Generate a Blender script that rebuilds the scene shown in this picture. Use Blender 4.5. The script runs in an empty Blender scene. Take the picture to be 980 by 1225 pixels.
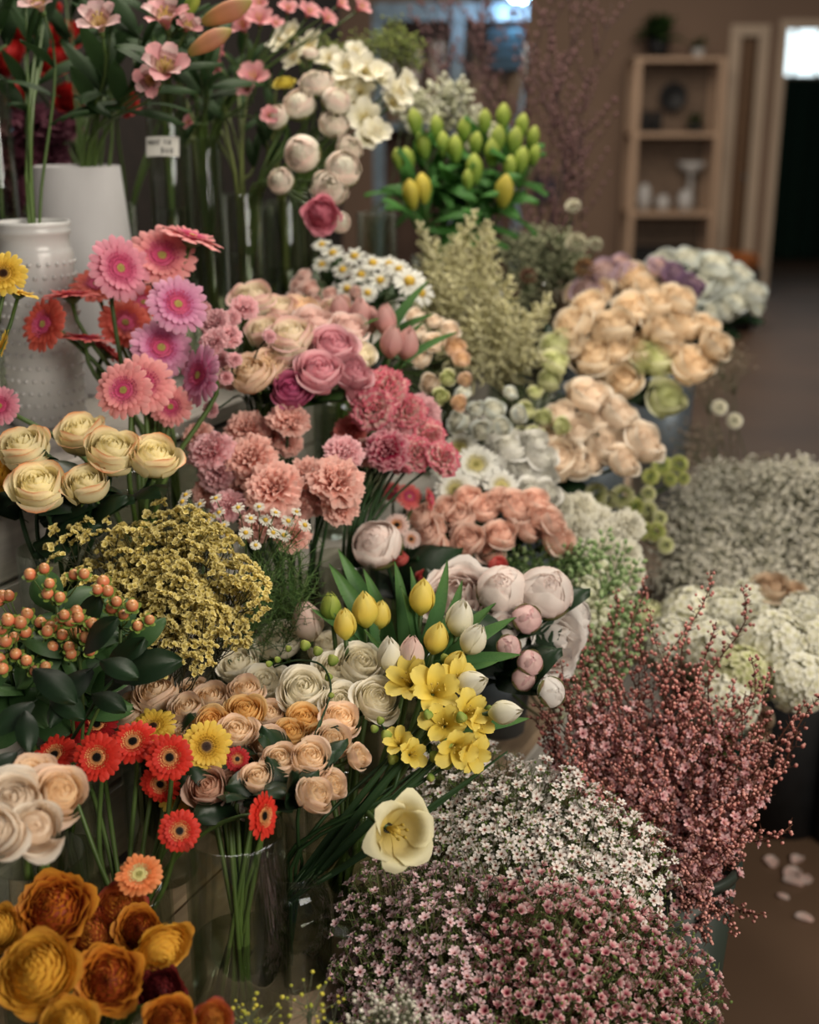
import bpy, math, random
from mathutils import Vector, Matrix, Quaternion
R = math.radians
PI = math.pi
rnd = random.Random(7)
S = bpy.context.scene
COL = S.collection

# ---------------------------------------------------------------- camera
PITCH, F, EYE = R(17.4), 1500.0, 1.5
cd = bpy.data.cameras.new('camera')
cam = bpy.data.objects.new('camera', cd)
COL.objects.link(cam)
cam.location = (0, 0, EYE)
cam.rotation_euler = (R(90) - PITCH, 0, 0)
cd.sensor_fit = 'VERTICAL'
cd.sensor_height = 30.0
cd.lens = F / 1225 * 30.0
cd.clip_end = 60
cd.dof.use_dof = True
cd.dof.focus_distance = 1.46
cd.dof.aperture_fstop = 2.3
S.camera = cam
RT = Vector((1, 0, 0))
UP = Vector((0, math.sin(PITCH), math.cos(PITCH)))
FW = Vector((0, math.cos(PITCH), -math.sin(PITCH)))


def P(px, py, d):
    """World point seen at a pixel of the 980x1225 photograph, d metres deep."""
    return Vector((0, 0, EYE)) + d * (RT * (px - 490) / F + UP * (612.5 - py) / F + FW)


# ---------------------------------------------------------------- world, lights, exposure
S.view_settings.view_transform = 'Standard'
S.view_settings.look = 'None'
S.view_settings.gamma = 1
S.view_settings.use_curve_mapping = False
S.view_settings.exposure = 1.15
S.cycles.use_denoising = True
S.cycles.max_bounces = 6
S.cycles.diffuse_bounces = 3
S.cycles.glossy_bounces = 3
S.cycles.transmission_bounces = 6
S.cycles.transparent_max_bounces = 24
S.cycles.caustics_reflective = False
S.cycles.caustics_refractive = False
S.cycles.sample_clamp_indirect = 4.0
w = bpy.data.worlds.new('world')
S.world = w
w.use_nodes = True
w.node_tree.nodes['Background'].inputs[0].default_value = (0.90, 0.93, 1.0, 1)
w.node_tree.nodes['Background'].inputs[1].default_value = 0.045


def area(name, loc, target, sx, sy, power, color):
    l = bpy.data.lights.new(name, 'AREA')
    l.shape = 'RECTANGLE'
    l.size, l.size_y, l.energy, l.color = sx, sy, power, color
    o = bpy.data.objects.new(name, l)
    COL.objects.link(o)
    o.location = loc
    o.rotation_euler = (Vector(target) - Vector(loc)).to_track_quat('-Z', 'Y').to_euler()
    return o


area('shopfront_daylight', (2.3, -0.9, 2.7), (0.0, 1.7, 0.9), 2.4, 1.4, 62, (1.0, 0.92, 0.79))
area('ceiling_light_display', (-0.2, 2.6, 3.1), (0.0, 2.0, 0.8), 1.2, 1.2, 27, (1.0, 0.91, 0.78))
area('ceiling_light_room', (1.6, 8.0, 2.9), (1.6, 8.6, 0), 2.4, 2.4, 28, (1.0, 0.86, 0.71))


# ---------------------------------------------------------------- materials
def nodes(m):
    m.use_nodes = True
    nt = m.node_tree
    return nt, nt.nodes, nt.links


def ramp(n, stops):
    r = n.new('ShaderNodeValToRGB')
    el = r.color_ramp.elements
    while len(el) > 1:
        el.remove(el[-1])
    el[0].position = stops[0][0]
    el[0].color = (*stops[0][1], 1)
    for p, c in stops[1:]:
        e = el.new(p)
        e.color = (*c, 1)
    return r


def hexc(h):
    h = h.lstrip('#')
    v = [int(h[i:i + 2], 16) / 255 for i in (0, 2, 4)]
    return tuple(x / 12.92 if x < .04045 else ((x + .055) / 1.055) ** 2.4 for x in v)


MATS = {}


def petal_mat(name, stops, trans=0.3, rough=0.55, var=0.06, spec=0.25, nscale=40, namt=0.12):
    """stops: [(t, hex)...] from petal base (0) to petal edge (1)."""
    if name in MATS:
        return MATS[name]
    m = bpy.data.materials.new(name)
    nt, n, l = nodes(m)
    b = n['Principled BSDF']
    out = n['Material Output']
    at = n.new('ShaderNodeAttribute')
    at.attribute_name = 't'
    tc = n.new('ShaderNodeTexCoord')
    no = n.new('ShaderNodeTexNoise')
    no.inputs['Scale'].default_value = nscale
    no.inputs['Detail'].default_value = 2
    l.new(tc.outputs['Object'], no.inputs['Vector'])
    ma = n.new('ShaderNodeMath')
    ma.operation = 'MULTIPLY_ADD'
    l.new(no.outputs['Fac'], ma.inputs[0])
    ma.inputs[1].default_value = namt
    l.new(at.outputs['Fac'], ma.inputs[2])
    mb = n.new('ShaderNodeMath')
    mb.operation = 'SUBTRACT'
    l.new(ma.outputs[0], mb.inputs[0])
    mb.inputs[1].default_value = namt * .5
    cs = [(p, hexc(c)) for p, c in stops]
    if 'rose' in name or 'peony' in name or 'carnation' in name:
        trans = .42
        cs[0] = (cs[0][0], tuple(.4 * a + .6 * b_ for a, b_ in zip(cs[0][1], cs[1][1])))
    rp = ramp(n, cs)
    l.new(mb.outputs[0], rp.inputs[0])
    oi = n.new('ShaderNodeObjectInfo')
    hs = n.new('ShaderNodeHueSaturation')
    mr = n.new('ShaderNodeMapRange')
    mr.inputs['To Min'].default_value = 1 - var * 2
    mr.inputs['To Max'].default_value = 1 + var * 1.2
    l.new(oi.outputs['Random'], mr.inputs['Value'])
    l.new(mr.outputs[0], hs.inputs['Value'])
    l.new(rp.outputs[0], hs.inputs['Color'])
    l.new(hs.outputs[0], b.inputs['Base Color'])
    b.inputs['Roughness'].default_value = rough
    b.inputs['Specular IOR Level'].default_value = spec
    if trans > 0:
        tr = n.new('ShaderNodeBsdfTranslucent')
        l.new(hs.outputs[0], tr.inputs['Color'])
        mx = n.new('ShaderNodeMixShader')
        mx.inputs[0].default_value = trans
        l.new(b.outputs[0], mx.inputs[1])
        l.new(tr.outputs[0], mx.inputs[2])
        l.new(mx.outputs[0], out.inputs['Surface'])
    MATS[name] = m
    return m


def plain(name, col, rough=0.6, metal=0.0, nscale=30, namt=0.25, bump=0.0, spec=0.4, stretch=(1, 1, 1), emit=0):
    if name in MATS:
        return MATS[name]
    m = bpy.data.materials.new(name)
    nt, n, l = nodes(m)
    b = n['Principled BSDF']
    c = hexc(col)
    tc = n.new('ShaderNodeTexCoord')
    mp = n.new('ShaderNodeMapping')
    mp.inputs['Scale'].default_value = stretch
    no = n.new('ShaderNodeTexNoise')
    no.inputs['Scale'].default_value = nscale
    no.inputs['Detail'].default_value = 5
    l.new(tc.outputs['Object'], mp.inputs['Vector'])
    l.new(mp.outputs[0], no.inputs['Vector'])
    rp = ramp(n, [(.3, tuple(x * (1 - namt) for x in c)), (.7, tuple(min(1, x * (1 + namt)) for x in c))])
    l.new(no.outputs['Fac'], rp.inputs[0])
    l.new(rp.outputs[0], b.inputs['Base Color'])
    b.inputs['Roughness'].default_value = rough
    b.inputs['Metallic'].default_value = metal
    b.inputs['Specular IOR Level'].default_value = spec
    if bump:
        bp = n.new('ShaderNodeBump')
        bp.inputs['Strength'].default_value = bump
        bp.inputs['Distance'].default_value = .002
        l.new(no.outputs['Fac'], bp.inputs['Height'])
        l.new(bp.outputs[0], b.inputs['Normal'])
    if emit:
        b.inputs['Emission Color'].default_value = (*c, 1)
        b.inputs['Emission Strength'].default_value = emit
    MATS[name] = m
    return m


def glass_mat(name, tint='#eff1ea', lo=.02, hi=.42):
    m = bpy.data.materials.new(name)
    nt, n, l = nodes(m)
    n.remove(n['Principled BSDF'])
    out = n['Material Output']
    tr = n.new('ShaderNodeBsdfTransparent')
    tr.inputs[0].default_value = (*hexc(tint), 1)
    gl = n.new('ShaderNodeBsdfGlossy')
    gl.inputs['Roughness'].default_value = .03
    gl.inputs['Color'].default_value = (.9, .95, 1, 1)
    lw = n.new('ShaderNodeLayerWeight')
    lw.inputs['Blend'].default_value = .22
    mr = n.new('ShaderNodeMapRange')
    mr.inputs['To Min'].default_value = lo
    mr.inputs['To Max'].default_value = hi
    l.new(lw.outputs['Fresnel'], mr.inputs['Value'])
    mx = n.new('ShaderNodeMixShader')
    l.new(mr.outputs[0], mx.inputs[0])
    l.new(tr.outputs[0], mx.inputs[1])
    l.new(gl.outputs[0], mx.inputs[2])
    l.new(mx.outputs[0], out.inputs['Surface'])
    MATS[name] = m
    return m


GREEN = petal_mat('stem green', [(0, '#3e5426'), (1, '#566d34')], trans=0, rough=.5, spec=.4, namt=.5)
DKSTEM = petal_mat('dark stem green', [(0, '#1e341c'), (1, '#2c4424')], trans=0, rough=.45, namt=.5)
LEAF = petal_mat('leaf green', [(0, '#223a1a'), (.5, '#304a24'), (1, '#3a5429')], trans=.2, rough=.5, spec=.3, var=.15, nscale=60, namt=.4)
DKLEAF = petal_mat('dark leaf green', [(0, '#101f12'), (.5, '#182c18'), (1, '#20371e')], trans=.12, rough=.45, spec=.35, var=.15, namt=.4)
BLADE = petal_mat('tulip leaf green', [(0, '#557a48'), (.5, '#4f7a48'), (1, '#6b9455')], trans=.25, rough=.45, var=.1, namt=.4)
GREY_LEAF = petal_mat('grey green leaf', [(0, '#4a5a48'), (1, '#7b8a70')], trans=.15)
GLASS = glass_mat('clear glass')
WATERM = glass_mat('vase water', '#dfe4d8', .02, .28)
TWIG = plain('brown twig', '#4a3024', .8)


# ---------------------------------------------------------------- mesh buffers
class Buf:
    def __init__(s):
        s.v, s.f, s.t, s.m = [], [], [], []

    def grid(s, pts, ts, mi=0, wrap=False):
        """pts[i][j] grid of points -> quads"""
        base = len(s.v)
        nu, nv = len(pts), len(pts[0])
        for i in range(nu):
            for j in range(nv):
                s.v.append(tuple(pts[i][j]))
                s.t.append(ts[i][j] if isinstance(ts[i], (list, tuple)) else ts[i])
        for i in range(nu - 1):
            for j in range(nv - (0 if wrap else 1)):
                k = (j + 1) % nv
                s.f.append((base + i * nv + j, base + i * nv + k, base + (i + 1) * nv + k, base + (i + 1) * nv + j))
                s.m.append(mi)

    def tube(s, pts, rad, n=6, mi=0, t=(0, 1), cap=True):
        pts = [Vector(p) for p in pts]
        if not isinstance(rad, (list, tuple)):
            rad = [rad] * len(pts)
        rows, ts = [], []
        x = None
        for i, p in enumerate(pts):
            d = (pts[min(i + 1, len(pts) - 1)] - pts[max(i - 1, 0)])
            if d.length < 1e-9:
                d = Vector((0, 0, 1))
            d.normalize()
            if x is None:
                x = d.orthogonal().normalized()
            x = (x - d * x.dot(d))
            x = x.normalized() if x.length > 1e-6 else d.orthogonal().normalized()
            y = d.cross(x)
            rows.append([p + (x * math.cos(a) + y * math.sin(a)) * rad[i] for a in (2 * PI * k / n for k in range(n))])
            ts.append(t[0] + (t[1] - t[0]) * i / max(1, len(pts) - 1))
        b = len(s.v)
        s.grid(rows, ts, mi, True)
        if cap:
            e = b + (len(pts) - 1) * n
            s.f.append(tuple(e + k for k in range(n)))
            s.m.append(mi)
            s.f.append(tuple(b + k for k in reversed(range(n))))
            s.m.append(mi)

    def lathe(s, prof, n=24, mi=0, t=None, M=None):
        rows, ts = [], []
        for i, (r, z) in enumerate(prof):
            row = [Vector((r * math.cos(2 * PI * k / n), r * math.sin(2 * PI * k / n), z)) for k in range(n)]
            if M:
                row = [M @ p for p in row]
            rows.append(row)
            ts.append(t[i] if t else i / (len(prof) - 1))
        s.grid(rows, ts, mi, True)

    def blob(s, c, r, mi=0, t=.5, axis=None, sq=1.0, n=6, rings=4):
        """ellipsoid; sq stretches it along axis"""
        c = Vector(c)
        q = Vector((0, 0, 1)).rotation_difference(Vector(axis)) if axis is not None else Quaternion()
        b = len(s.v)
        rows = []
        for i in range(1, rings):
            a = PI * i / rings
            rows.append([c + q @ Vector((r * math.sin(a) * math.cos(2 * PI * k / n), r * math.sin(a) * math.sin(2 * PI * k / n), -r * sq * math.cos(a))) for k in range(n)])
        s.grid(rows, [t if not isinstance(t, tuple) else t[0] + (t[1] - t[0]) * i / (rings - 2 or 1) for i in range(rings - 1)], mi, True)
        e = len(s.v)
        s.v.append(tuple(c + q @ Vector((0, 0, -r * sq))))
        s.v.append(tuple(c + q @ Vector((0, 0, r * sq))))
        s.t += [t[0], t[1]] if isinstance(t, tuple) else [t, t]
        for k in range(n):
            s.f.append((b + (k + 1) % n, b + k, e))
            s.m.append(mi)
            o = b + (rings - 2) * n
            s.f.append((o + k, o + (k + 1) % n, e + 1))
            s.m.append(mi)

    def box(s, lo, hi, mi=0, M=None, bev=0):
        b = len(s.v)
        (x0, y0, z0), (x1, y1, z1) = lo, hi
        for p in ((x0, y0, z0), (x1, y0, z0), (x1, y1, z0), (x0, y1, z0), (x0, y0, z1), (x1, y0, z1), (x1, y1, z1), (x0, y1, z1)):
            s.v.append(tuple(M @ Vector(p)) if M else p)
            s.t.append(.5)
        for q in ((0, 3, 2, 1), (4, 5, 6, 7), (0, 1, 5, 4), (1, 2, 6, 5), (2, 3, 7, 6), (3, 0, 4, 7)):
            s.f.append(tuple(b + k for k in q))
            s.m.append(mi)

    def petal(s, M=None, L=1.0, W=.3, a0=0.0, a1=0.0, cup=0.0, ruf=0.0, jag=0.0, nu=5, nv=4, t=(0, 1), mi=0, wide=.7, tip=.5, base=.3, r0=0.0, groove=0, seed=0, wave=3.0):
        """petal along +X starting at radius r0; a0/a1 = pitch at base/tip (0 flat, 90 up)."""
        rr = random.Random(seed)
        ph = rr.random() * 6.28
        rows, ts = [], []
        x, z = r0, 0.0
        for i in range(nu + 1):
            u = 1 - (1 - i / nu) ** 1.5
            if i:
                du = u - up_
                a = R(a0 + (a1 - a0) * (u - .5 * du))
                x += math.cos(a) * L * du
                z += math.sin(a) * L * du
            up_ = u
            a = R(a0 + (a1 - a0) * u)
            if u < wide:
                ww = base + (1 - base) * math.sin(u / wide * PI / 2)
            else:
                k = (u - wide) / (1 - wide)
                ww = 1 - (1 - tip) * (k ** 2.2) if tip < .3 else math.sqrt(max(0, 1 - (1 - tip * tip) * k * k))
            ww *= W
            row = []
            for j in range(nv + 1):
                v = -1 + 2 * j / nv
                q = cup * v * v + (groove * (j % 2) if 0 < j < nv else 0)
                back = 0
                if u > .99 and tip < 1.05:
                    back = -.06 * L * v * v * (1 if .3 < tip < .9 else 0)
                if ruf:
                    q += ruf * u * u * math.sin(v * wave * PI + ph + u * 2)
                if jag and i == nu:
                    back += jag * (rr.random() - .5) * 2
                row.append(Vector((x - math.sin(a) * q + math.cos(a) * back, ww * v, z + math.cos(a) * q + math.sin(a) * back)))
            if M:
                row = [M @ p for p in row]
            rows.append(row)
            ts.append(t[0] + (t[1] - t[0]) * u)
        s.grid(rows, ts, mi)

    def patch(s, Rr, H, ang, half, bulge=.6, curl=0.0, close=0.0, sp=0.0, round_=.3, nu=6, nv=6, t=(0, 1), mi=0, rb=.3, ruf=0.0, seed=0, z0=0.0, point=0.0, M=None):
        """cupped petal around +Z: angular patch of a bowl. close>0 leans the top inward, curl>0 rolls the lip out"""
        rr = random.Random(seed)
        ph = rr.random() * 6.28
        rows, ts = [], []
        for i in range(nu + 1):
            row, tr = [], []
            for j in range(nv + 1):
                v = -1 + 2 * j / nv
                u = i / nu * (1 - round_ * abs(v) ** 2.5)
                k = min(1, u / bulge)
                r = Rr * (rb + (1 - rb) * math.sin(k * PI / 2))
                z = H * u
                if u > bulge:
                    q = (u - bulge) / (1 - bulge)
                    r -= close * Rr * q * q
                    r += curl * Rr * q * q * .55
                    z -= curl * H * q * q * q * .45
                r += sp * v * Rr + ruf * math.sin(v * 5 + ph) * u * u
                z += ruf * .6 * math.cos(v * 7 + ph) * u * u
                hw = half * (.45 + .55 * math.sin(min(1, u / .6) * PI / 2))
                if point:
                    hw *= 1 - point * max(0, (u - .45) / .55) ** 1.6
                a = ang + R(hw) * v
                p = Vector((r * math.cos(a), r * math.sin(a), z + z0))
                row.append(M @ p if M else p)
                tr.append(t[0] + (t[1] - t[0]) * u)
            rows.append(row)
            ts.append(tr)
        s.grid(rows, ts, mi)

    def mesh(s, name, mats, smooth=True):
        me = bpy.data.meshes.new(name)
        me.from_pydata(s.v, [], s.f)
        for m in mats:
            me.materials.append(m)
        if len(mats) > 1:
            me.polygons.foreach_set('material_index', s.m)
        if smooth:
            me.polygons.foreach_set('use_smooth', [True] * len(s.f))
        a = me.attributes.new('t', 'FLOAT', 'POINT')
        a.data.foreach_set('value', s.t)
        me.update()
        return me


# ---------------------------------------------------------------- objects
OFF = {}     # where each thing's Empty stands


def mk(name, data, parent=None, W=None, label=None, kind=None):
    """part: W = world matrix; parents here never rotate so the basis is a plain offset"""
    o = bpy.data.objects.new(name, data)
    COL.objects.link(o)
    if parent is not None:
        o.parent = parent
        o.matrix_basis = Matrix.Translation(-Vector(OFF.get(parent.name, (0, 0, 0)))) @ (W or Matrix())
    elif W is not None:
        o.matrix_basis = W
    if label:
        o['label'] = label
    if kind:
        o['kind'] = kind
    return o


def thing(name, label, cat, loc, group=None):
    o = bpy.data.objects.new(name, None)
    COL.objects.link(o)
    o.empty_display_size = .01
    o.location = loc
    OFF[o.name] = tuple(loc)
    o['label'] = label
    o['category'] = cat
    if group:
        o['group'] = group
    return o


def tag(o, label, cat, group=None):
    o['label'] = label
    o['category'] = cat
    if group:
        o['group'] = group
    return o


def struct(name, B, mats, smooth=False):
    o = mk(name, B.mesh(name, mats, smooth))
    o['kind'] = 'structure'
    return o


def basis(origin, n, spin=0.0, sc=1.0):
    n = Vector(n).normalized()
    q = Vector((0, 0, 1)).rotation_difference(n)
    return Matrix.Translation(origin) @ q.to_matrix().to_4x4() @ Matrix.Rotation(spin, 4, 'Z') @ Matrix.Diagonal((sc, sc, sc, 1))


def camdir(fx, fy, fz=1.0):
    return (RT * fx + UP * fy - FW * fz).normalized()


CACHE = {}


def cached(key, fn):
    if key not in CACHE:
        CACHE[key] = fn()
    return CACHE[key]


def rz(a):
    return Matrix.Rotation(a, 4, 'Z')


# ---------------------------------------------------------------- flower kinds: each returns (parts, stem_attach_z, visual_centre_z)
def calyx(r, L=.5, z=0.0, n=5, mat=None, up=True):
    def f():
        b = Buf()
        b.blob((0, 0, z - .02), r * .45, t=.5, n=8, sq=.9)
        for i in range(n):
            b.petal(Matrix.Translation((0, 0, z)) @ rz(2 * PI * i / n), L=L, W=r * .28, a0=60 if up else -40, a1=-40 if up else -60, nu=3, nv=2, wide=.3, tip=.05, base=.9, r0=r * .3, t=(.2, .8))
        return b.mesh('calyx', [mat or GREEN])
    return cached(('calyx', r, L, z, n, mat.name if mat else ''), f)


def K_rose(color, openness=.5, split=True, var=0):
    def f():
        rr = random.Random(var * 17 + 3)
        b = Buf()
        nin = 17
        for i in range(nin):
            k = i / (nin - 1)
            rad = .07 + .60 * k ** .9
            b.patch(rad, 1.40 - .10 * k - .09 * rr.random(), i * 2.4 + rr.random() * .5, 78 - 18 * k, bulge=.55, curl=.02 + .30 * openness * k, close=.30 * (1 - k) ** 1.2 + .06, sp=.10,
                    round_=.20 + .08 * rr.random(), nu=6, nv=6, t=(0.0, .5 + .25 * k), rb=.45, seed=i, ruf=.016)
        b.lathe([(.30, .0), (.50, .35), (.60, .7), (.55, .92), (.42, 1.03), (.22, 1.09), (.0, 1.12)], 16, t=[.3, .4, .45, .4, .3, .2, .1])
        outs = []
        for q in range(3):
            o = Buf()
            rad = (.74, .84, .92)[q]
            o.patch(rad, (1.36, 1.27, 1.14)[q], 0, (62, 60, 54)[q], bulge=.52, curl=(.10, .28, .58)[q] * (.45 + openness), close=.04, sp=.06, round_=.30, nu=8, nv=8, t=(0.05, 1), rb=.30, seed=q + var, ruf=.035)
            outs.append(o)
        seq = []
        for i in range(8):
            q = (0, 0, 0, 1, 1, 1, 2, 2)[i]
            seq.append((q, i * 2.2 + rr.random() * .5, 1 - .03 * rr.random()))
        if split:
            ms = [o.mesh('petal', [color]) for o in outs]
            parts = [('bloom', b.mesh('bloom', [color]), Matrix())]
            for q, a, sc in seq:
                parts.append(('petal', ms[q], rz(a) @ Matrix.Diagonal((sc, sc, 1, 1))))
        else:
            for q, a, sc in seq:
                o = outs[q]
                b0 = len(b.v)
                Mx = rz(a)
                b.v += [tuple(Mx @ Vector(p)) for p in o.v]
                b.t += o.t
                b.f += [tuple(b0 + x for x in fc) for fc in o.f]
                b.m += o.m
            parts = [('bloom', b.mesh('bloom', [color]), Matrix())]
        parts.append(('calyx', calyx(.42, .55), Matrix()))
        return parts, -.08, .72
    return cached(('rose', color.name, openness, split, var), f)


def K_gerbera(color, disc, split=True, var=0, eye=None):
    def f():
        rr = random.Random(var + 5)
        parts = []
        pm = []
        for q in range(3):
            o = Buf()
            o.petal(L=.70 - .03 * q, W=.125, a0=14, a1=-8 - 6 * q, cup=-.018, nu=6, nv=4, wide=.72, tip=.42, base=.35, r0=.30, groove=.008, t=(0.25, 1), seed=q)
            pm.append(o)
        n = 22
        b = Buf()
        for i in range(n):     # inner, shorter ring
            b.petal(rz(i * 2 * PI / n + .12) @ Matrix.Translation((0, 0, .03)) @ Matrix.Rotation(R(rr.uniform(-9, -3)), 4, 'Y'), L=.40 + .06 * rr.random(), W=.085, a0=12, a1=6, cup=-.015, nu=4, nv=2, wide=.7, tip=.4, base=.4, r0=.27, t=(.15, .85), seed=i)
        if split:
            ms = [o.mesh('petal', [color]) for o in pm]
            for i in range(n):
                parts.append(('petal', ms[rr.randrange(3)], rz(2 * PI * i / n + rr.uniform(-.05, .05)) @ Matrix.Rotation(R(rr.uniform(-5, 5)), 4, 'Y') @ Matrix.Rotation(R(rr.uniform(-12, 12)), 4, 'X')))
        else:
            for i in range(n):
                b.petal(rz(2 * PI * i / n + rr.uniform(-.05, .05)) @ Matrix.Rotation(R(rr.uniform(-5, 5)), 4, 'Y'), L=.68, W=.098, a0=12, a1=-10, cup=-.02, nu=4, nv=2, wide=.72, tip=.42, base=.35, r0=.28, t=(.25, 1), seed=i)
        parts.append(('inner_petals', b.mesh('inner_petals', [color]), Matrix()))
        d = Buf()
        # tiny florets: outer fringe then the green-yellow centre
        for ring, (r1, cnt, ln) in enumerate(((.43, 38, .13), (.35, 34, .12), (.26, 28, .10))):
            for i in range(cnt):
                d.petal(rz(i * 2 * PI / cnt + ring * .3 + rr.random() * .1) @ Matrix.Translation((0, 0, .05 + .02 * ring)), L=ln, W=.022, a0=50, a1=20 + rr.random() * 30, nu=2, nv=1, wide=.5, tip=.5, r0=r1 - .05, t=(.3, .7 if ring < 2 else .45), seed=i)
        d.lathe([(.40, .0), (.33, .05), (.22, .08), (.12, .09), (.0, .08)], 20, t=[.6, .55, .4, .2, 0])
        for i in range(40):
            a, r_ = i * 2.4, .15 * math.sqrt(i / 40)
            d.blob((r_ * math.cos(a), r_ * math.sin(a), .105), .017, t=.1 if i < 26 else .25, n=4, rings=3, sq=1.5)
        parts.append(('disc', d.mesh('disc', [disc]), Matrix()))
        g = Buf()
        g.lathe([(.05, -.30), (.17, -.22), (.26, -.10), (.30, .01)], 12, t=[.2, .4, .6, .8])
        for i in range(16):
            g.petal(rz(i * 2 * PI / 16) @ Matrix.Translation((0, 0, -.16)), L=.2, W=.05, a0=50, a1=20, nu=2, nv=1, wide=.3, tip=.1, base=.9, r0=.22, t=(.2, .7))
        parts.append(('calyx', g.mesh('calyx', [GREEN]), Matrix()))
        return parts, -.28, .05
    return cached(('gerb', color.name, disc.name, split, var), f)


def K_carnation(color, var=0, split=False):
    def f():
        rr = random.Random(var * 31 + 1)
        b = Buf()
        for ring, (n, L, a0, a1, w_) in enumerate(((4, .95, 86, 78, .34), (6, 1.0, 82, 58, .42), (8, 1.06, 76, 28, .46), (9, 1.12, 68, 2, .48), (9, 1.12, 60, -24, .46))):
            for i in range(n):
                M = rz(2 * PI * i / n + ring * .7 + rr.random() * .3) @ Matrix.Translation((0, 0, .0))
                b.petal(M, L=L * rr.uniform(.9, 1.05), W=w_, a0=a0 + rr.uniform(-5, 5), a1=a1 + rr.uniform(-12, 12), cup=rr.uniform(-.06, .10), ruf=.085, jag=.055, nu=5, nv=10, wide=.95, tip=.95, base=.16, r0=.02, t=(.1, 1), seed=var * 99 + ring * 20 + i, wave=2.6 + rr.random() * 1.5)
        g = Buf()
        g.lathe([(.0, -.62), (.12, -.6), (.17, -.35), (.19, -.1), (.24, .1), (.30, .25)], 10)
        for i in range(5):
            g.petal(rz(i * 2 * PI / 5) @ Matrix.Translation((0, 0, .1)), L=.35, W=.13, a0=75, a1=40, nu=2, nv=2, wide=.2, tip=.1, base=.9, r0=.2)
        return [('bloom', b.mesh('bloom', [color]), Matrix()), ('calyx', g.mesh('calyx', [GREEN]), Matrix())], -.6, .52
    return cached(('carn', color.name, var), f)


def K_ranunculus(color, var=0, split=True, ruffle=.0):
    def f():
        rr = random.Random(var * 7 + 2)
        b = Buf()
        b.lathe([(.30, .0), (.60, .12), (.70, .28), (.58, .46), (.4, .64), (.2, .76), (.0, .80)], 16, t=[.5, .5, .5, .45, .4, .3, .2])
        n = 64
        for i in range(n):
            k = i / (n - 1)
            rad = .06 + .84 * k
            b.patch(rad, 1.02 - .50 * k ** 1.3 + .05 * rr.random(), i * 2.4, 30 + 12 * rr.random(), bulge=.62, curl=.04 + .22 * k + ruffle * .5, close=.45 * (1 - k) ** .7, sp=.05, round_=.32, nu=4, nv=5, t=(.1, .75 + .25 * k), rb=.5, seed=i, ruf=.03 + ruffle * .10)
        outs = []
        parts = [('bloom', b.mesh('bloom', [color]), Matrix())]
        for q in range(2):
            o = Buf()
            o.patch((.90, .95)[q], (.46, .36)[q], 0, 34, bulge=.6, curl=.16 + .2 * q + ruffle * .15, round_=.34, nu=6, nv=7, t=(0, 1), rb=.3, seed=q, ruf=.03 + ruffle * .05)
            outs.append(o.mesh('petal', [color]))
        for i in range(15):
            parts.append(('petal', outs[i % 2], rz(i * 2.4 + rr.random() * .3)))
        parts.append(('calyx', calyx(.4, .4), Matrix()))
        return parts, -.08, .42
    return cached(('ran', color.name, var, ruffle), f)


def K_peony(color, var=0, bud=0.0, split=True):
    """bud 1 = closed ball, 0 = open and ruffled"""
    def f():
        rr = random.Random(var * 11 + 9)
        b = Buf()
        parts = []
        n = 16 if bud < .9 else 5
        b.blob((0, 0, .70 if bud > .5 else .55), .76 if bud > .5 else .56, t=.5, n=16, rings=10, sq=.88)
        for i in range(n):
            k = (i + 1) / n
            cl = .75 * bud + .45 * (1 - bud) * (1 - k)
            b.patch(.25 + .68 * k, 1.45 - .35 * k * (1 - bud), i * 2.4, 60 + 12 * rr.random(), bulge=.5, curl=(1 - bud) * .35 * k, close=cl, sp=.03, round_=.22, nu=6, nv=7, t=(.1, .7 + .2 * k), rb=.35, seed=i, ruf=.02 + .09 * (1 - bud))
        parts.append(('bloom', b.mesh('bloom', [color]), Matrix()))
        outs = []
        for q in range(2):
            o = Buf()
            o.patch((.97, 1.02)[q], (1.42, 1.30)[q] if bud > .5 else (1.1, .95)[q], 0, 58 if bud > .5 else 46, bulge=.5, curl=(1 - bud) * (.5 + .5 * q), close=.85 * bud * bud, round_=.25, nu=8, nv=8, t=(0, 1), rb=.25, seed=q + var, ruf=.02 + .08 * (1 - bud))
            outs.append(o.mesh('petal', [color]))
        for i in range(6 if bud > .5 else 9):
            parts.append(('petal', outs[i % 2], rz(i * 2.2 + rr.random() * .4)))
        g = Buf()
        for i in range(4):
            g.patch(1.04, .75 if bud < .95 else 1.15, i * 1.7, 42 if bud < .95 else 46, bulge=.6, close=.1 * bud, round_=.4, nu=4, nv=4, rb=.2, t=(0, 1), z0=-.03, point=.5)
        parts.append(('calyx', g.mesh('calyx', [SEPAL]), Matrix()))
        return parts, -.02, .62
    return cached(('peony', color.name, var, bud), f)


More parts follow.
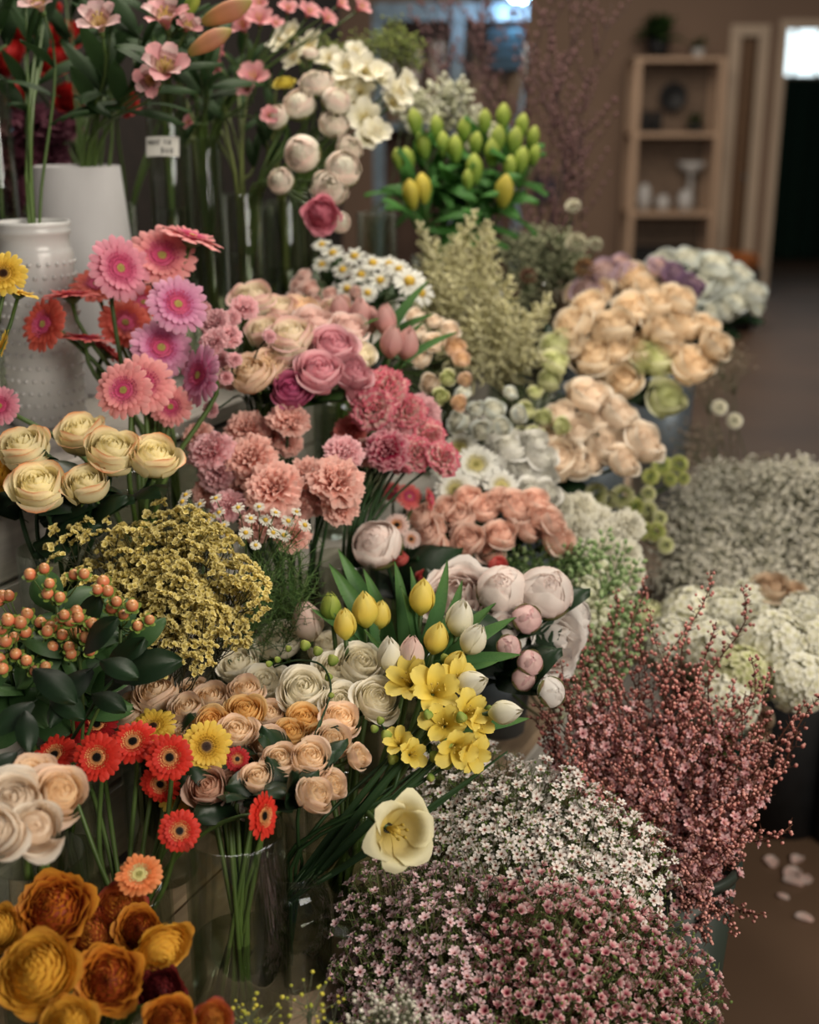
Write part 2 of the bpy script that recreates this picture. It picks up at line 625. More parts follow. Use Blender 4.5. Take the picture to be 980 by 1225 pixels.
def K_tulip(color, openness=0.0, var=0, split=True):
    def f():
        rr = random.Random(var)
        parts = []
        ms = []
        for q in range(2):
            o = Buf()
            o.patch((.86, .96)[q], (2.95, 2.85)[q] if openness < .5 else 2.3, 0, 62, bulge=.42, close=(.90 if openness < .5 else -.25), curl=(.0 if openness < .5 else .9), round_=.22, nu=9, nv=6, t=(0, 1), rb=.25, seed=q, point=.68 if openness < .5 else .6, ruf=.02 + .03 * openness)
            ms.append(o.mesh('petal', [color]))
        for i in range(6):
            parts.append(('petal', ms[0 if i < 3 else 1], rz(i * 2 * PI / 3 + (PI / 3 if i >= 3 else 0) + rr.uniform(-.08, .08)) @ Matrix.Rotation(R(rr.uniform(-2, 4 + openness * 14)), 4, 'Y')))
        if openness >= .5:
            b = Buf()
            for i in range(6):
                a = i * PI / 3
                b.tube([(.08 * math.cos(a), .08 * math.sin(a), .1), (.28 * math.cos(a), .28 * math.sin(a), 1.0)], [.04, .03], 5)
                b.blob((.3 * math.cos(a), .3 * math.sin(a), 1.15), .075, n=6, sq=2.2)
            b.tube([(0, 0, 0), (0, 0, .95)], .12, 6)
            parts.append(('stamens', b.mesh('stamens', [STAMEN]), Matrix()))
        return parts, 0.0, 1.3
    return cached(('tulip', color.name, openness, var), f)


def K_daisy(color, var=0, split=False):
    def f():
        rr = random.Random(var)
        b = Buf()
        for i in range(15):
            b.petal(rz(i * 2 * PI / 15) @ Matrix.Rotation(R(rr.uniform(-12, 12)), 4, 'Y'), L=.72, W=.13, a0=5, a1=-12, nu=3, nv=2, wide=.7, tip=.5, base=.5, r0=.26, t=(.2, 1))
        d = Buf()
        d.lathe([(.34, -.02), (.33, .08), (.22, .2), (.0, .26)], 10)
        g = Buf()
        g.lathe([(.04, -.15), (.2, -.1), (.28, 0)], 8)
        return [('petals', b.mesh('petals', [color]), Matrix()), ('disc', d.mesh('disc', [YDISC]), Matrix()), ('calyx', g.mesh('calyx', [GREEN]), Matrix())], -.12, .03
    return cached(('daisy', color.name, var), f)


def K_trumpet(color, var=0, split=True, n=6, marks=None):
    """alstroemeria / freesia: funnel of six petals with stamens"""
    def f():
        rr = random.Random(var * 3 + 1)
        parts = []
        ms = []
        for q in range(2):
            o = Buf()
            o.petal(L=1.35, W=(.42, .34)[q], a0=72, a1=(2, 18)[q], cup=.10, ruf=.02, nu=7, nv=5, wide=.66, tip=.40, base=.22, r0=.05, t=(0, 1), seed=q + var)
            ms.append(o.mesh('petal', [color if q == 0 or marks is None else marks]))
        for i in range(n):
            parts.append(('petal', ms[i % 2], rz(i * 2 * PI / n + rr.uniform(-.1, .1)) @ Matrix.Rotation(R(rr.uniform(-8, 8)), 4, 'Y')))
        b = Buf()
        for i in range(4):
            a = i * 1.6
            b.tube([(0, 0, 0), (.05 * math.cos(a), .05 * math.sin(a), .5), (.18 * math.cos(a), .18 * math.sin(a), .85)], .018, 4)
            b.blob((.18 * math.cos(a), .18 * math.sin(a), .88), .05, n=5)
        parts.append(('stamens', b.mesh('stamens', [STAMEN]), Matrix()))
        g = Buf()
        g.blob((0, 0, -.12), .14, n=6, sq=1.5)
        parts.append(('calyx', g.mesh('calyx', [GREEN]), Matrix()))
        return parts, -.2, .6
    return cached(('trumpet', color.name, var, n), f)


def K_bud(color, var=0, split=False, L=2.3, n=3):
    """long pointed lily-like bud"""
    def f():
        b = Buf()
        rows, ts = [], []
        nn = 12
        prof = [(0, .35), (.12, .62), (.3, .85), (.5, 1.0), (.7, .92), (.85, .62), (.96, .28), (1, .05)]
        for u, r_ in prof:
            rows.append([Vector((r_ * (1 + .13 * math.cos(n * a)) * math.cos(a), r_ * (1 + .13 * math.cos(n * a)) * math.sin(a), u * L * 1.6)) for a in (2 * PI * k / nn for k in range(nn))])
            ts.append(u)
        b.grid(rows, ts, 0, True)
        return [('bud', b.mesh('bud', [color]), Matrix())], 0.0, L * .8
    return cached(('bud', color.name, L, n), f)


def K_hydrangea(color, var=0, split=False):
    def f():
        rr = random.Random(var + 40)
        b = Buf()
        N = 150
        for i in range(N):
            z = 1 - 1.55 * i / N
            a = i * 2.4
            r_ = math.sqrt(max(0, 1 - z * z))
            n = Vector((r_ * math.cos(a), r_ * math.sin(a), z))
            n = (n + Vector((rr.uniform(-.25, .25), rr.uniform(-.25, .25), rr.uniform(-.25, .25)))).normalized()
            M = basis(n * rr.uniform(.74, .88), n, rr.random() * 6, 1)
            for k in range(4):
                b.petal(M @ rz(k * PI / 2), L=.19, W=.10, a0=15, a1=-5, cup=.03, nu=2, nv=2, wide=.6, tip=.6, base=.3, t=(.1 + .3 * rr.random(), 1), seed=i)
        b.blob((0, 0, .05), .70, t=.25, n=14, rings=9, sq=.95)
        g = Buf()
        for i in range(14):
            a = i * 2.4
            e = Vector((math.cos(a) * .5, math.sin(a) * .5, .25 * (i % 4) - .2))
            g.tube([(0, 0, -.9), e * .4 + Vector((0, 0, -.4)), e], .03, 4)
        return [('florets', b.mesh('florets', [color]), Matrix()), ('branchlets', g.mesh('branchlets', [GREEN]), Matrix())], -.9, 0.1
    return cached(('hyd', color.name, var), f)


def K_ball(color, var=0, split=False):
    """button chrysanthemum: ball of short incurved petals"""
    def f():
        b = Buf()
        N = 60
        for i in range(N):
            z = 1 - 1.3 * i / N
            a = i * 2.4
            r_ = math.sqrt(max(0, 1 - z * z))
            n = Vector((r_ * math.cos(a), r_ * math.sin(a), z))
            b.petal(basis(n * .55, n, a, 1) @ Matrix.Rotation(R(-60), 4, 'Y'), L=.5, W=.16, a0=0, a1=35, cup=.04, nu=2, nv=2, wide=.6, tip=.5, base=.5, t=(.1, 1))
        return [('bloom', b.mesh('bloom', [color]), Matrix()), ('calyx', calyx(.4, .3, -.3), Matrix())], -.4, .15
    return cached(('ball', color.name, var), f)


# ---------------------------------------------------------------- leaves
def leaf_mesh(mat, L=1.0, W=.28, bend=30, kind='oval', var=0):
    def f():
        b = Buf()
        if kind == 'oval':
            b.petal(L=L, W=W, a0=bend, a1=-bend, cup=-.25 * W, ruf=.03, nu=8, nv=4, wide=.42, tip=.02, base=.15, t=(0, 1), seed=var, wave=1.2)
        elif kind == 'round':
            b.petal(L=L, W=W, a0=bend, a1=-bend, cup=-.18 * W, ruf=.04, nu=8, nv=6, wide=.5, tip=.12, base=.25, t=(0, 1), seed=var, wave=1.4)
        else:
            b.petal(L=L, W=W, a0=bend, a1=-bend * .2, cup=.35 * W, ruf=.012, nu=10, nv=4, wide=.35, tip=.03, base=.6, t=(0, 1), seed=var, wave=1.0)
        b.tube([(-.12 * L, 0, 0), (.0, 0, .0), (.1 * L, 0, math.sin(R(bend)) * .09 * L)], .008 * L, 4)
        return b.mesh('leaf', [mat])
    return cached(('leaf', mat.name, L, W, bend, kind, var), f)


def leaf_at(parent, mesh, base, direction, normal, sc, name='leaf'):
    x = Vector(direction).normalized()
    z = Vector(normal)
    z = z - x * z.dot(x)
    z = z.normalized() if z.length > 1e-4 else x.orthogonal().normalized()
    y = z.cross(x)
    M = Matrix(((x.x, y.x, z.x, base[0]), (x.y, y.y, z.y, base[1]), (x.z, y.z, z.z, base[2]), (0, 0, 0, 1)))
    return mk(name, mesh, parent, M @ Matrix.Diagonal((sc, sc, sc, 1)))


# ---------------------------------------------------------------- display coordinates: s runs along the stand, q across it (towards the aisle)
DS = Vector((.42, .9075, 0)).normalized()
DN = Vector((DS.y, -DS.x, 0))


def SN(s, n, z=0.0):
    return DS * s + DN * n + Vector((0, 0, z))


Z1, Z2, Z3 = .55, .80, 1.04


class Vessel:
    def __init__(s, base, h, r):
        s.base, s.h, s.r = Vector(base), h, r

    def mouth(s):
        return s.base + Vector((0, 0, s.h))


def bez(a, b, c, d, n=8):
    out = []
    for i in range(n + 1):
        t = i / n
        out.append(a * (1 - t) ** 3 + b * 3 * t * (1 - t) ** 2 + c * 3 * t * t * (1 - t) + d * t ** 3)
    return out


def stem_path(p0, n, V, rr, bow=.07, lean=.75):
    m = V.mouth()
    d = Vector((p0.x - m.x, p0.y - m.y, 0))
    if d.length > V.r * lean:
        d = d.normalized() * V.r * lean
    mo = m + d + Vector((rr.uniform(-.2, .2) * V.r, rr.uniform(-.2, .2) * V.r, 0))
    bot = V.base + Vector((-d.x * .8 + rr.uniform(-.22, .22) * V.r, -d.y * .8 + rr.uniform(-.22, .22) * V.r, .016))
    L = (p0 - mo).length
    up = (mo - bot).normalized()
    pts = bez(p0, p0 - Vector(n) * min(bow, L * .4), mo + up * L * .35, mo, 7)
    pts.append((mo + bot) / 2)
    pts.append(bot)
    return pts


def flower(name, cat, label, group, K, px, py, d, rpx, V, face=(0, .5), stem_r=.0022, stem_mat=None, leaves=0, leaf=None, leaf_sc=.05, bow=.07, spin=None, world=None):
    parts, zs, zc = K
    sc = rpx / F * d
    n = camdir(*face) if world is None else Vector(world).normalized()
    c = P(px, py, d)
    org = c - n * sc * zc
    rr = random.Random(int(px * 7 + py * 13))
    M = basis(org, n, rr.random() * 6.28 if spin is None else spin, sc)
    if V is not None:
        pts = stem_path(org + n * sc * zs, n, V, rr, bow)
    else:
        a = org + n * sc * zs
        pts = bez(a, a - n * .03, a - n * .05 - Vector((0, 0, .03)), a - n * .06 - Vector((0, 0, .1)), 6)
    root = thing(name, label, cat, tuple(pts[-1]), group)
    head = None
    for pn, me, pm in parts:
        if pn == 'petal' and head is not None:     # outer petals hang on the bloom
            o = bpy.data.objects.new(pn, me)
            COL.objects.link(o)
            o.parent = head
            o.matrix_basis = pm
            continue
        o = mk(pn, me, root, M @ pm)
        if pn == 'bloom':
            head = o
    b = Buf()
    off = pts[-1]
    b.tube([p - off for p in pts], [stem_r * (.95 + .3 * i / len(pts)) for i in range(len(pts))], 6)
    mk('stem', b.mesh('stem', [stem_mat or GREEN]), root, Matrix.Translation(off))
    for i in range(leaves):
        k = 2 + i % 3
        p = pts[k]
        dr = Vector((rr.uniform(-1, 1), rr.uniform(-1, .4), rr.uniform(-.2, .8)))
        leaf_at(root, leaf, p, dr, (rr.uniform(-.3, .3), rr.uniform(-.6, 0), 1), leaf_sc * rr.uniform(.8, 1.2))
    return root


ORD = ['', 'second', 'third', 'fourth', 'fifth', 'sixth', 'seventh']
ROWS = {1: [''], 2: ['top row', 'bottom row'], 3: ['top row', 'middle row', 'bottom row'], 4: ['top row', 'upper row', 'lower row', 'bottom row'], 5: ['top row', 'upper row', 'middle row', 'lower row', 'bottom row']}


def row_labels(pts, desc):
    """label every flower of a bunch by its row and its rank from the left within it"""
    n = len(pts)
    if n == 1:
        return [desc]
    nr = 1 if n <= 3 else min(5, max(2, round(math.sqrt(n))))
    order = sorted(range(n), key=lambda i: pts[i][1])
    out = [''] * n
    for r in range(nr):
        row = order[r * n // nr:(r + 1) * n // nr]
        row.sort(key=lambda i: pts[i][0])
        m = len(row)
        for k, i in enumerate(row):
            if m == 1:
                w_ = ''
            elif k == 0:
                w_ = 'leftmost'
            elif k == m - 1:
                w_ = 'rightmost'
            else:
                w_ = ORD[k] + ' from left'
            out[i] = desc + ', ' + ' '.join(x for x in (ROWS[nr][r], w_) if x)
    return out


def bunch(name, cat, desc, group, Kf, pts, V, d=None, stem_r=.0022, stem_mat=None, leaves=0, leaf=None, leaf_sc=.05, centre=None, labels=None, spread=.9, lift=.45):
    """pts: (px, py, r[, depth, (fx, fy[, fz])]); facing fans out from the bunch centre unless given"""
    cx = sum(p[0] for p in pts) / len(pts)
    cy = sum(p[1] for p in pts) / len(pts)
    ext = max(30, max(abs(p[0] - cx) for p in pts), max(abs(p[1] - cy) for p in pts))
    labels = labels or row_labels(pts, desc)
    rr = random.Random(len(name) * 7 + int(cx))
    for i, p in enumerate(pts):
        dd = p[3] if len(p) > 3 and p[3] else d
        if len(p) > 4:
            fc = p[4]
        else:
            fc = ((p[0] - cx) / ext * spread + rr.uniform(-.2, .2), lift + (cy - p[1]) / ext * .5 + rr.uniform(-.15, .15))
            if len(p) <= 3 or not p[3]:
                # front of the mound is nearer: lower flowers come forward
                dd = d - .05 * (p[1] - cy) / ext + rr.uniform(-.015, .015)
        kk = Kf(i) if callable(Kf) else Kf
        if name in ('rose', 'carnation', 'hydrangea'):
            p = (p[0], p[1], p[2] * 1.09, *p[3:])
        elif name == 'freesia':
            p = (p[0], p[1], p[2] * 1.2, *p[3:])
        if name == 'rose':
            fc = (fc[0], fc[1] + .3, *fc[2:])
        flower(name, cat, labels[i], group, kk, p[0], p[1], dd, p[2], V, fc, stem_r, stem_mat, leaves, leaf, leaf_sc)

# ---------------------------------------------------------------- colours
SEPAL = petal_mat('peony sepal', [(0, '#4c6b35'), (.7, '#7d8a4a'), (1, '#b08a7a')], trans=.15)
STAMEN = petal_mat('stamen yellow', [(0, '#b59a3c'), (1, '#d6b85a')], trans=.1)
YDISC = petal_mat('daisy disc yellow', [(0, '#b88f2a'), (1, '#d9b545')], trans=0)
WHITEPAINT = plain('white painted wood', '#b9b4ac', .55, nscale=7, namt=.14, bump=.4, stretch=(1, 14, 14))
RAWWOOD = plain('pale wood', '#b39a80', .6, nscale=6, namt=.2, bump=.3, stretch=(1, 14, 14))
CERAMIC = plain('white ceramic', '#c9c8c6', .25, nscale=3, namt=.04, spec=.5)
GREYVASE = plain('matt grey white ceramic', '#b9b7b8', .5, nscale=6, namt=.12, spec=.3)
BLACKPL = plain('black plastic', '#17181a', .5)
GREENPL = plain('dark green plastic', '#12372c', .45)
BUCKET = plain('grey green plastic', '#2a332c', .5, nscale=4, namt=.1)
GALV = plain('galvanised metal', '#7d8790', .4, metal=.6, nscale=8, namt=.2)
PAPER = plain('price card', '#d8d6cf', .8, namt=.03)
INK = plain('ink', '#16161c', .8, namt=.02)

# ---------------------------------------------------------------- the room
WALLM = plain('brown pink plaster', '#87705f', .85, nscale=1.2, namt=.07)
TRIMM = plain('trim paint', '#c4b09a', .5, nscale=3, namt=.05)
YB = 11.2
b = Buf()
b.box((-5, YB, 0), (2.77, YB + .12, 3.4))
b.box((2.77, YB, 2.16), (2.92, YB + .12, 3.4))
b.box((2.92, YB, 0), (3.16, YB + .12, 3.4))
b.box((3.16, YB, 2.22), (4.05, YB + .12, 3.4))
b.box((4.05, YB, 0), (6, YB + .12, 3.4))
struct('wall_back', b, [WALLM])
b = Buf()
b.box((-5, 14.4, 0), (6, 14.5, 3.4))
struct('wall_far_room', b, [plain('far room wall', '#6d6a5f', .9)])
FLOORM = plain('worn concrete floor', '#5c4737', .5, nscale=1.6, namt=.22, bump=.2, spec=.45)
b = Buf()
b.box((-5, -2, -.05), (6, 14.5, 0))
struct('floor', b, [FLOORM])
b = Buf()
b.box((5.9, -2, 0), (6, 14.4, 3.4))
struct('wall_right', b, [WALLM])
b = Buf()
M = Matrix(((DS.x, DN.x, 0, 0), (DS.y, DN.y, 0, 0), (0, 0, 1, 0), (0, 0, 0, 1)))
b.box((-.6, -2.06, 0), (3.75, -1.98, 3.2), M=M)
struct('wall_left', b, [plain('dark brown wall', '#1f1814', .9)])
b = Buf()
b.box((-5, YB - .02, 0), (2.7, YB - .001, .12))
b.box((2.99, YB - .02, 0), (3.09, YB - .001, .12))
struct('baseboard_back', b, [TRIMM])
# narrow doorway with a pale frame, and the wider one into the next room
for nm, (x0, x1, zt, wf) in {'trim_1': (2.77, 2.92, 2.16, .09), 'trim_2': (3.16, 4.05, 2.22, .07)}.items():
    b = Buf()
    b.box((x0 - wf, YB - .035, 0), (x0, YB + .13, zt + wf))
    b.box((x1, YB - .035, 0), (x1 + wf, YB + .13, zt + wf))
    b.box((x0, YB - .035, zt), (x1, YB + .13, zt + wf))
    struct(nm, b, [TRIMM])
b = Buf()
b.box((2.775, YB + .04, .01), (2.915, YB + .08, 2.15))
for z in (.25, 1.2):
    b.box((2.80, YB + .028, z), (2.89, YB + .04, z + .8))
d1 = struct('door_1', b, [plain('brown door', '#6f5238', .5)])
b = Buf()
b.blob((2.90, YB + .01, 1.02), .02)
h = mk('handle', b.mesh('handle', [GALV]), d1)
# next room: bright window above a dark green curtain
b = Buf()
b.box((3.9, 14.36, 1.95), (5.2, 14.38, 2.9))
struct('window_1', b, [plain('overcast window pane', '#cfe0e6', .5, emit=1.2)])
b = Buf()
for i in range(6):
    b.box((3.86 + i * .26, 14.30, 1.93), (3.89 + i * .26, 14.36, 2.92))
b.box((3.86, 14.30, 1.90), (5.22, 14.36, 1.95))
struct('window_1_frame', b, [TRIMM])
b = Buf()
rows = []
for z in (.02, 1.0, 1.92):
    rows.append([Vector((3.7 + 1.7 * j / 60, 14.15 + .04 * math.sin(j * .9), z)) for j in range(61)])
b.grid(rows, [0, .5, 1])
o = tag(mk('curtain', b.mesh('curtain', [plain('dark green cloth', '#123227', .9)])), 'dark green curtain hanging in the next room beyond doorway', 'curtain')

# ---------------------------------------------------------------- the stepped wooden stand
stand = thing('display_stand', 'stepped white-painted wooden stand that carries the vases', 'display stand', (0, 0, 0))


def plank(parent, s0, s1, n0, n1, z0, z1, mat, name='plank', tilt=0.0):
    b = Buf()
    c = ((n0 + n1) / 2, (z0 + z1) / 2)
    e = .004
    # chamfered long edges
    prof = [(n0 + e, z0), (n1 - e, z0), (n1, z0 + e), (n1, z1 - e), (n1 - e, z1), (n0 + e, z1), (n0, z1 - e), (n0, z0 + e)]
    k = 5
    rows = []
    for i in range(k + 1):
        s_ = s0 + (s1 - s0) * i / k
        rows.append([Vector((s_, n + rnd.uniform(-.0006, .0006), z + rnd.uniform(-.0008, .0008))) for n, z in prof])
    b.grid(rows, [i / k for i in range(k + 1)], 0, True)
    b.f.append(tuple(reversed(range(8)))); b.m.append(0)
    b.f.append(tuple(len(b.v) - 8 + i for i in range(8))); b.m.append(0)
    return mk(name, b.mesh(name, [mat], False), parent, M)


for i in range(3):     # lowest deck of raw pale wood
    plank(stand, .62, 3.35, -.965 + i * .129, -.965 + i * .129 + .125, Z1 - .022, Z1 - .0005 * i, RAWWOOD)
for i in range(2):
    plank(stand, .55, 3.3, -1.155 + i * .1, -1.155 + i * .1 + .096, Z2 - .022, Z2, WHITEPAINT)
for i in range(6):
    plank(stand, .45, 3.3, -1.90 + i * .125, -1.90 + i * .125 + .121, Z3 - .03, Z3, WHITEPAINT)
for z0, z1, n in ((.05, .16, -.60), (.17, .28, -.60), (.29, .40, -.60), (.41, .52, -.60), (.555, .662, -.982), (.668, .775, -.982), (.805, .90, -1.172), (.905, 1.0, -1.172)):
    plank(stand, .62, 3.28, n, n + .015, z0, z1, WHITEPAINT, 'board')
for s_ in (.7, 1.6, 2.4, 3.2):
    for n_, zt in ((-.66, Z1 - .025), (-1.05, Z2 - .025), (-1.24, Z3 - .032), (-1.85, Z3 - .032)):
        b = Buf()
        b.box((s_, n_ - .02, 0), (s_ + .04, n_ + .02, zt), M=M)
        mk('leg', b.mesh('leg', [WHITEPAINT], False), stand)


# ---------------------------------------------------------------- vases
def on(px, py, d, z):
    """vessel centre on a deck of height z, from the pixel of its mouth"""
    p = P(px, py, d)
    return Vector((p.x, p.y, z)), p.z - z


def glass_vase(label, base, h, r, water=.45, group=None, rt=None, name='glass_vase', rim=.0015):
    rt = rt or r
    V = Vessel(base, h, min(r, rt))
    root = thing(name, label, 'vase', tuple(base), group)
    T = Matrix.Translation(base)
    b = Buf()
    th = .003
    b.lathe([(0, 0), (r - .002, 0), (r, .003), (r + (rt - r) * .5, h * .5), (rt, h - .001), (rt - th / 2, h + rim), (rt - th, h - .001), (r + (rt - r) * .5 - th, h * .5), (r - th, .014), (0, .012)], 40)
    mk('body', b.mesh('body', [GLASS]), root, T)
    if water:
        zw = h * water
        rw = r + (rt - r) * water - th - .0006
        b = Buf()
        b.lathe([(rw, .016), (rw, zw), (rw - .001, zw + .0015), (rw - .004, zw), (0, zw)], 40)
        mk('water', b.mesh('water', [WATERM]), root, T)
    return V


def bucket(label, base, h, rt, rb, mat, group=None, name='flower_bucket', ribs=True):
    root = thing(name, label, 'bucket', tuple(base), group)
    T = Matrix.Translation(base)
    b = Buf()
    b.lathe([(0, 0), (rb, 0), (rb + (rt - rb) * .5, h * .5), (rt, h), (rt - .004, h), (rb + (rt - rb) * .5 - .004, h * .5), (rb - .004, .006), (0, .006)], 36)
    mk('body', b.mesh('body', [mat]), root, T)
    b = Buf()
    b.lathe([(rt - .003, h - .012), (rt + .004, h - .012), (rt + .005, h), (rt + .002, h + .003), (rt - .004, h + .001)], 36)
    mk('rim', b.mesh('rim', [mat]), root, T)
    return Vessel(base, h, rb)


Vs = {}
Vs['cyl'] = glass_vase('wide clear glass cylinder vase full of crossing green rose stems', *on(281, 992, 1.32, Z1), .054, .42)
# screw-neck jar
bs, hh = on(349, 1036, 1.42, Z1)
root = thing('glass_jar', 'round-shouldered clear glass jar with threaded neck, half full of water', 'jar', tuple(bs))
T = Matrix.Translation(bs)
b = Buf()
prof = [(0, 0), (.040, 0), (.046, .006), (.0465, hh * .3), (.0465, hh * .66), (.043, hh * .78), (.036, hh * .85), (.034, hh * .87)]
for k in range(3):
    z = hh * (.885 + .035 * k)
    prof += [(.0335, z - .002), (.0365, z), (.0335, z + .002)]
prof += [(.034, hh - .001), (.032, hh), (.031, hh * .87), (.040, hh * .77), (.0438, hh * .62), (.0435, .01), (0, .009)]
b.lathe(prof, 40)
mk('body', b.mesh('body', [GLASS]), root, T)
b = Buf()
zw = hh * .66
b.lathe([(.043, .012), (.043, zw), (.041, zw + .001), (0, zw)], 40)
mk('water', b.mesh('water', [WATERM]), root, T)
Vs['jar'] = Vessel(bs, hh, .028)
Vs['tulip'] = glass_vase('clear glass vase packed with pale green tulip stems behind the jar', *on(418, 952, 1.53, Z1), .058, .62)
Vs['wroses'] = glass_vase('glass vase holding the creamy white roses behind the yellow freesias', SN(1.30, -.80, Z1), .22, .05, .5)
Vs['redger'] = glass_vase('glass vase holding the small red gerberas behind orange ranunculus', *on(150, 1062, 1.36, Z1), .05, .5)
Vs['ran'] = glass_vase('short glass vase under the orange ranunculus at the bottom corner', SN(.80, -.70, Z1), .13, .05, .5)
Vs['wleft'] = glass_vase('glass vase under the pale peach roses cut by the left border', SN(.87, -.83, Z1), .22, .05, .5)
Vs['hyper'] = glass_vase('glass vase hidden among the dark hypericum leaves', SN(1.0, -.905, Z1), .25, .045, .5)
Vs['statice'] = glass_vase('glass vase with thin wiry statice stems', SN(1.17, -.90, Z1), .24, .045, .5)
Vs['chamo'] = glass_vase('glass vase of thin chamomile stems behind the statice', SN(1.31, -.88, Z1), .28, .04, .5)
Vs['salmon'] = glass_vase('glass vase holding the salmon pink carnations', SN(1.50, -.89, Z1), .30, .05, .6)
Vs['pico'] = glass_vase('glass vase with dark carnation stems below pink-edged carnations', *on(412, 668, 1.80, Z1), .05, .6)
Vs['peony'] = glass_vase('glass vase under the pale peonies', SN(1.50, -.67, Z1), .18, .055, .6)
Vs['anem'] = glass_vase('glass vase behind the peonies with small mixed flowers', SN(1.68, -.80, Z1), .22, .045, .6)
Vs['proses'] = glass_vase('glass vase under the peach garden roses', SN(1.84, -.74, Z1), .22, .05, .6)
Vs['snap'] = bucket('small galvanised bucket of green snapdragons below the white hydrangeas', SN(1.74, -.645, Z1), .12, .055, .042, GALV)
Vs['swhite'] = bucket('galvanised bucket under the white carnations behind the peach garden roses', SN(2.04, -.66, Z1), .20, .06, .045, GALV)
Vs['ty'] = bucket('galvanised bucket under the greenish lisianthus by the aisle', SN(2.24, -.65, Z1), .20, .065, .05, GALV)
Vs['ud'] = glass_vase('glass vase under the white gerberas', SN(1.99, -.88, Z1), .26, .05, .6)
Vs['vpink'] = bucket('grey metal bucket under the ivory roses on the aisle side', SN(2.22, -.80, Z1), .30, .065, .05, GALV)
Vs['wpeach'] = bucket('tall grey metal bucket under the far peach roses', SN(2.46, -.72, Z1), .42, .08, .06, GALV)
Vs['lav'] = bucket('grey metal bucket under the lilac and purple roses', SN(2.70, -.80, Z1), .45, .07, .055, GALV)
Vs['blue'] = bucket('furthest grey metal bucket, under the blue-white roses', SN(2.98, -.70, Z1), .42, .08, .06, GALV)
Vs['cream'] = glass_vase('glass vase under the orange-edged cream roses', SN(1.20, -1.06, Z2), .17, .05, .5)
Vs['pinkg'] = glass_vase('glass vase holding the pink gerberas', SN(1.36, -1.05, Z2), .22, .05, .5)
Vs['coral'] = glass_vase('glass vase holding the coral gerberas', SN(1.50, -1.08, Z2), .24, .045, .5)
Vs['mrose'] = glass_vase('glass vase under the pink and cream mixed roses', SN(1.72, -1.06, Z2), .24, .05, .5)
Vs['ptulip'] = glass_vase('clear vase of pink tulips beside the mixed roses', SN(1.86, -1.0, Z2), .24, .04, .5)
Vs['pspray'] = glass_vase('glass vase of small peach spray roses', SN(2.02, -1.03, Z2), .22, .045, .5)
Vs['kdaisy'] = glass_vase('glass vase of white daisies below the lily buds', SN(2.1, -1.11, Z2), .30, .045, .5)
Vs['astil'] = glass_vase('glass vase of cream astilbe plumes', SN(2.3, -1.0, Z2), .28, .045, .5)
Vs['lily'] = glass_vase('tall glass vase of green lily buds', SN(2.48, -1.08, Z2), .42, .06, .5)
Vs['jfill'] = glass_vase('glass vase of thistles and grey filler', SN(2.72, -1.0, Z2), .30, .05, .5)
Vs['twig'] = glass_vase('glass vase holding the bare budding twigs', SN(2.95, -1.02, Z2), .36, .05, .5)
Vs['franu'] = glass_vase('tall clear glass vase of green ranunculus stems behind the pink gerberas', *on(289, 233, 2.16, Z3), .038, .7)
Vs['freesia_w'] = glass_vase('glass vase under the white freesias', SN(2.12, -1.26, Z3), .30, .045, .5)
Vs['fern'] = glass_vase('glass vase under the green dill heads', SN(2.32, -1.30, Z3), .38, .045, .5)
Vs['wfil'] = glass_vase('glass vase of fine white filler flowers behind the lily buds', SN(2.55, -1.26, Z3), .26, .045, .5)
Vs['tag'] = glass_vase('tall glass vase with a handwritten price card', *on(197, 110, 2.22, Z3), .036, .6)
Vs['mid'] = glass_vase('plain tall glass vase just right of the price card vase', *on(243, 166, 2.30, Z3), .034, .6)
Vs['bk1'] = glass_vase('narrow glass vase behind the ranunculus vase', *on(340, 240, 2.35, Z3), .035, .6)
Vs['left'] = glass_vase('tall clear glass vase cut by the left border beside the hobnail vase', *on(-14, 95, 1.93, Z3), .030, .6)
Vs['bk2'] = glass_vase('dark glass vase of red blooms behind the grey-white tapered vase', SN(2.06, -1.60, Z3), .30, .05, .5)

# price card with its handwriting, fixed to the tall vase
vb = Vs['tag'].base
cardP = P(194, 175, 2.22 - .045)
ca = thing('price_card', 'small white card reading MAY 16 $60 on tall glass vase', 'card', tuple(cardP))
Mc = Matrix(((1, 0, 0, cardP.x), (0, UP.y, -FW.y, cardP.y), (0, UP.z, -FW.z, cardP.z), (0, 0, 0, 1)))
b = Buf()
rows = [[Vector((-.0285 + .057 * i / 8, .017 * s_, .0012 - .006 * ((i - 4) / 4) ** 2)) for i in range(9)] for s_ in (-1, 1)]
b.grid(rows, [0, 1])
rows = [[v - Vector((0, 0, .0006)) for v in r_] for r_ in reversed(rows)]
b.grid(rows, [0, 1])
mk('card', b.mesh('card', [PAPER], False), ca, Mc)
GL = {'M': [[(0, 0), (.1, 1), (.5, .3), (.85, 1), (1, 0)]], 'A': [[(0, 0), (.5, 1), (1, 0)], [(.2, .4), (.8, .4)]], 'Y': [[(0, 1), (.5, .5), (1, 1)], [(.5, .5), (.35, -.1)]],
      '1': [[(.5, 1), (.5, 0)]], '6': [[(.8, 1), (.3, .6), (.2, .2), (.5, 0), (.8, .2), (.6, .5), (.25, .35)]], '$': [[(.9, .8), (.5, .95), (.15, .75), (.5, .5), (.85, .3), (.5, .05), (.1, .2)], [(.5, 1.1), (.5, -.1)]],
      '0': [[(.5, 1), (.15, .6), (.25, .1), (.6, 0), (.85, .4), (.8, .85), (.5, 1)]]}
b = Buf()


def write(txt, x, y, h):
    for ch in txt:
        if ch != ' ':
            for st in GL[ch]:
                pp = [Vector((x + .62 * h * a, y + h * c_, .0016 - .006 * ((x + .62 * h * a) / .0285) ** 2)) for a, c_ in st]
                b.tube(pp, .0010, 4)
        x += h * (.85 if ch != ' ' else .5)


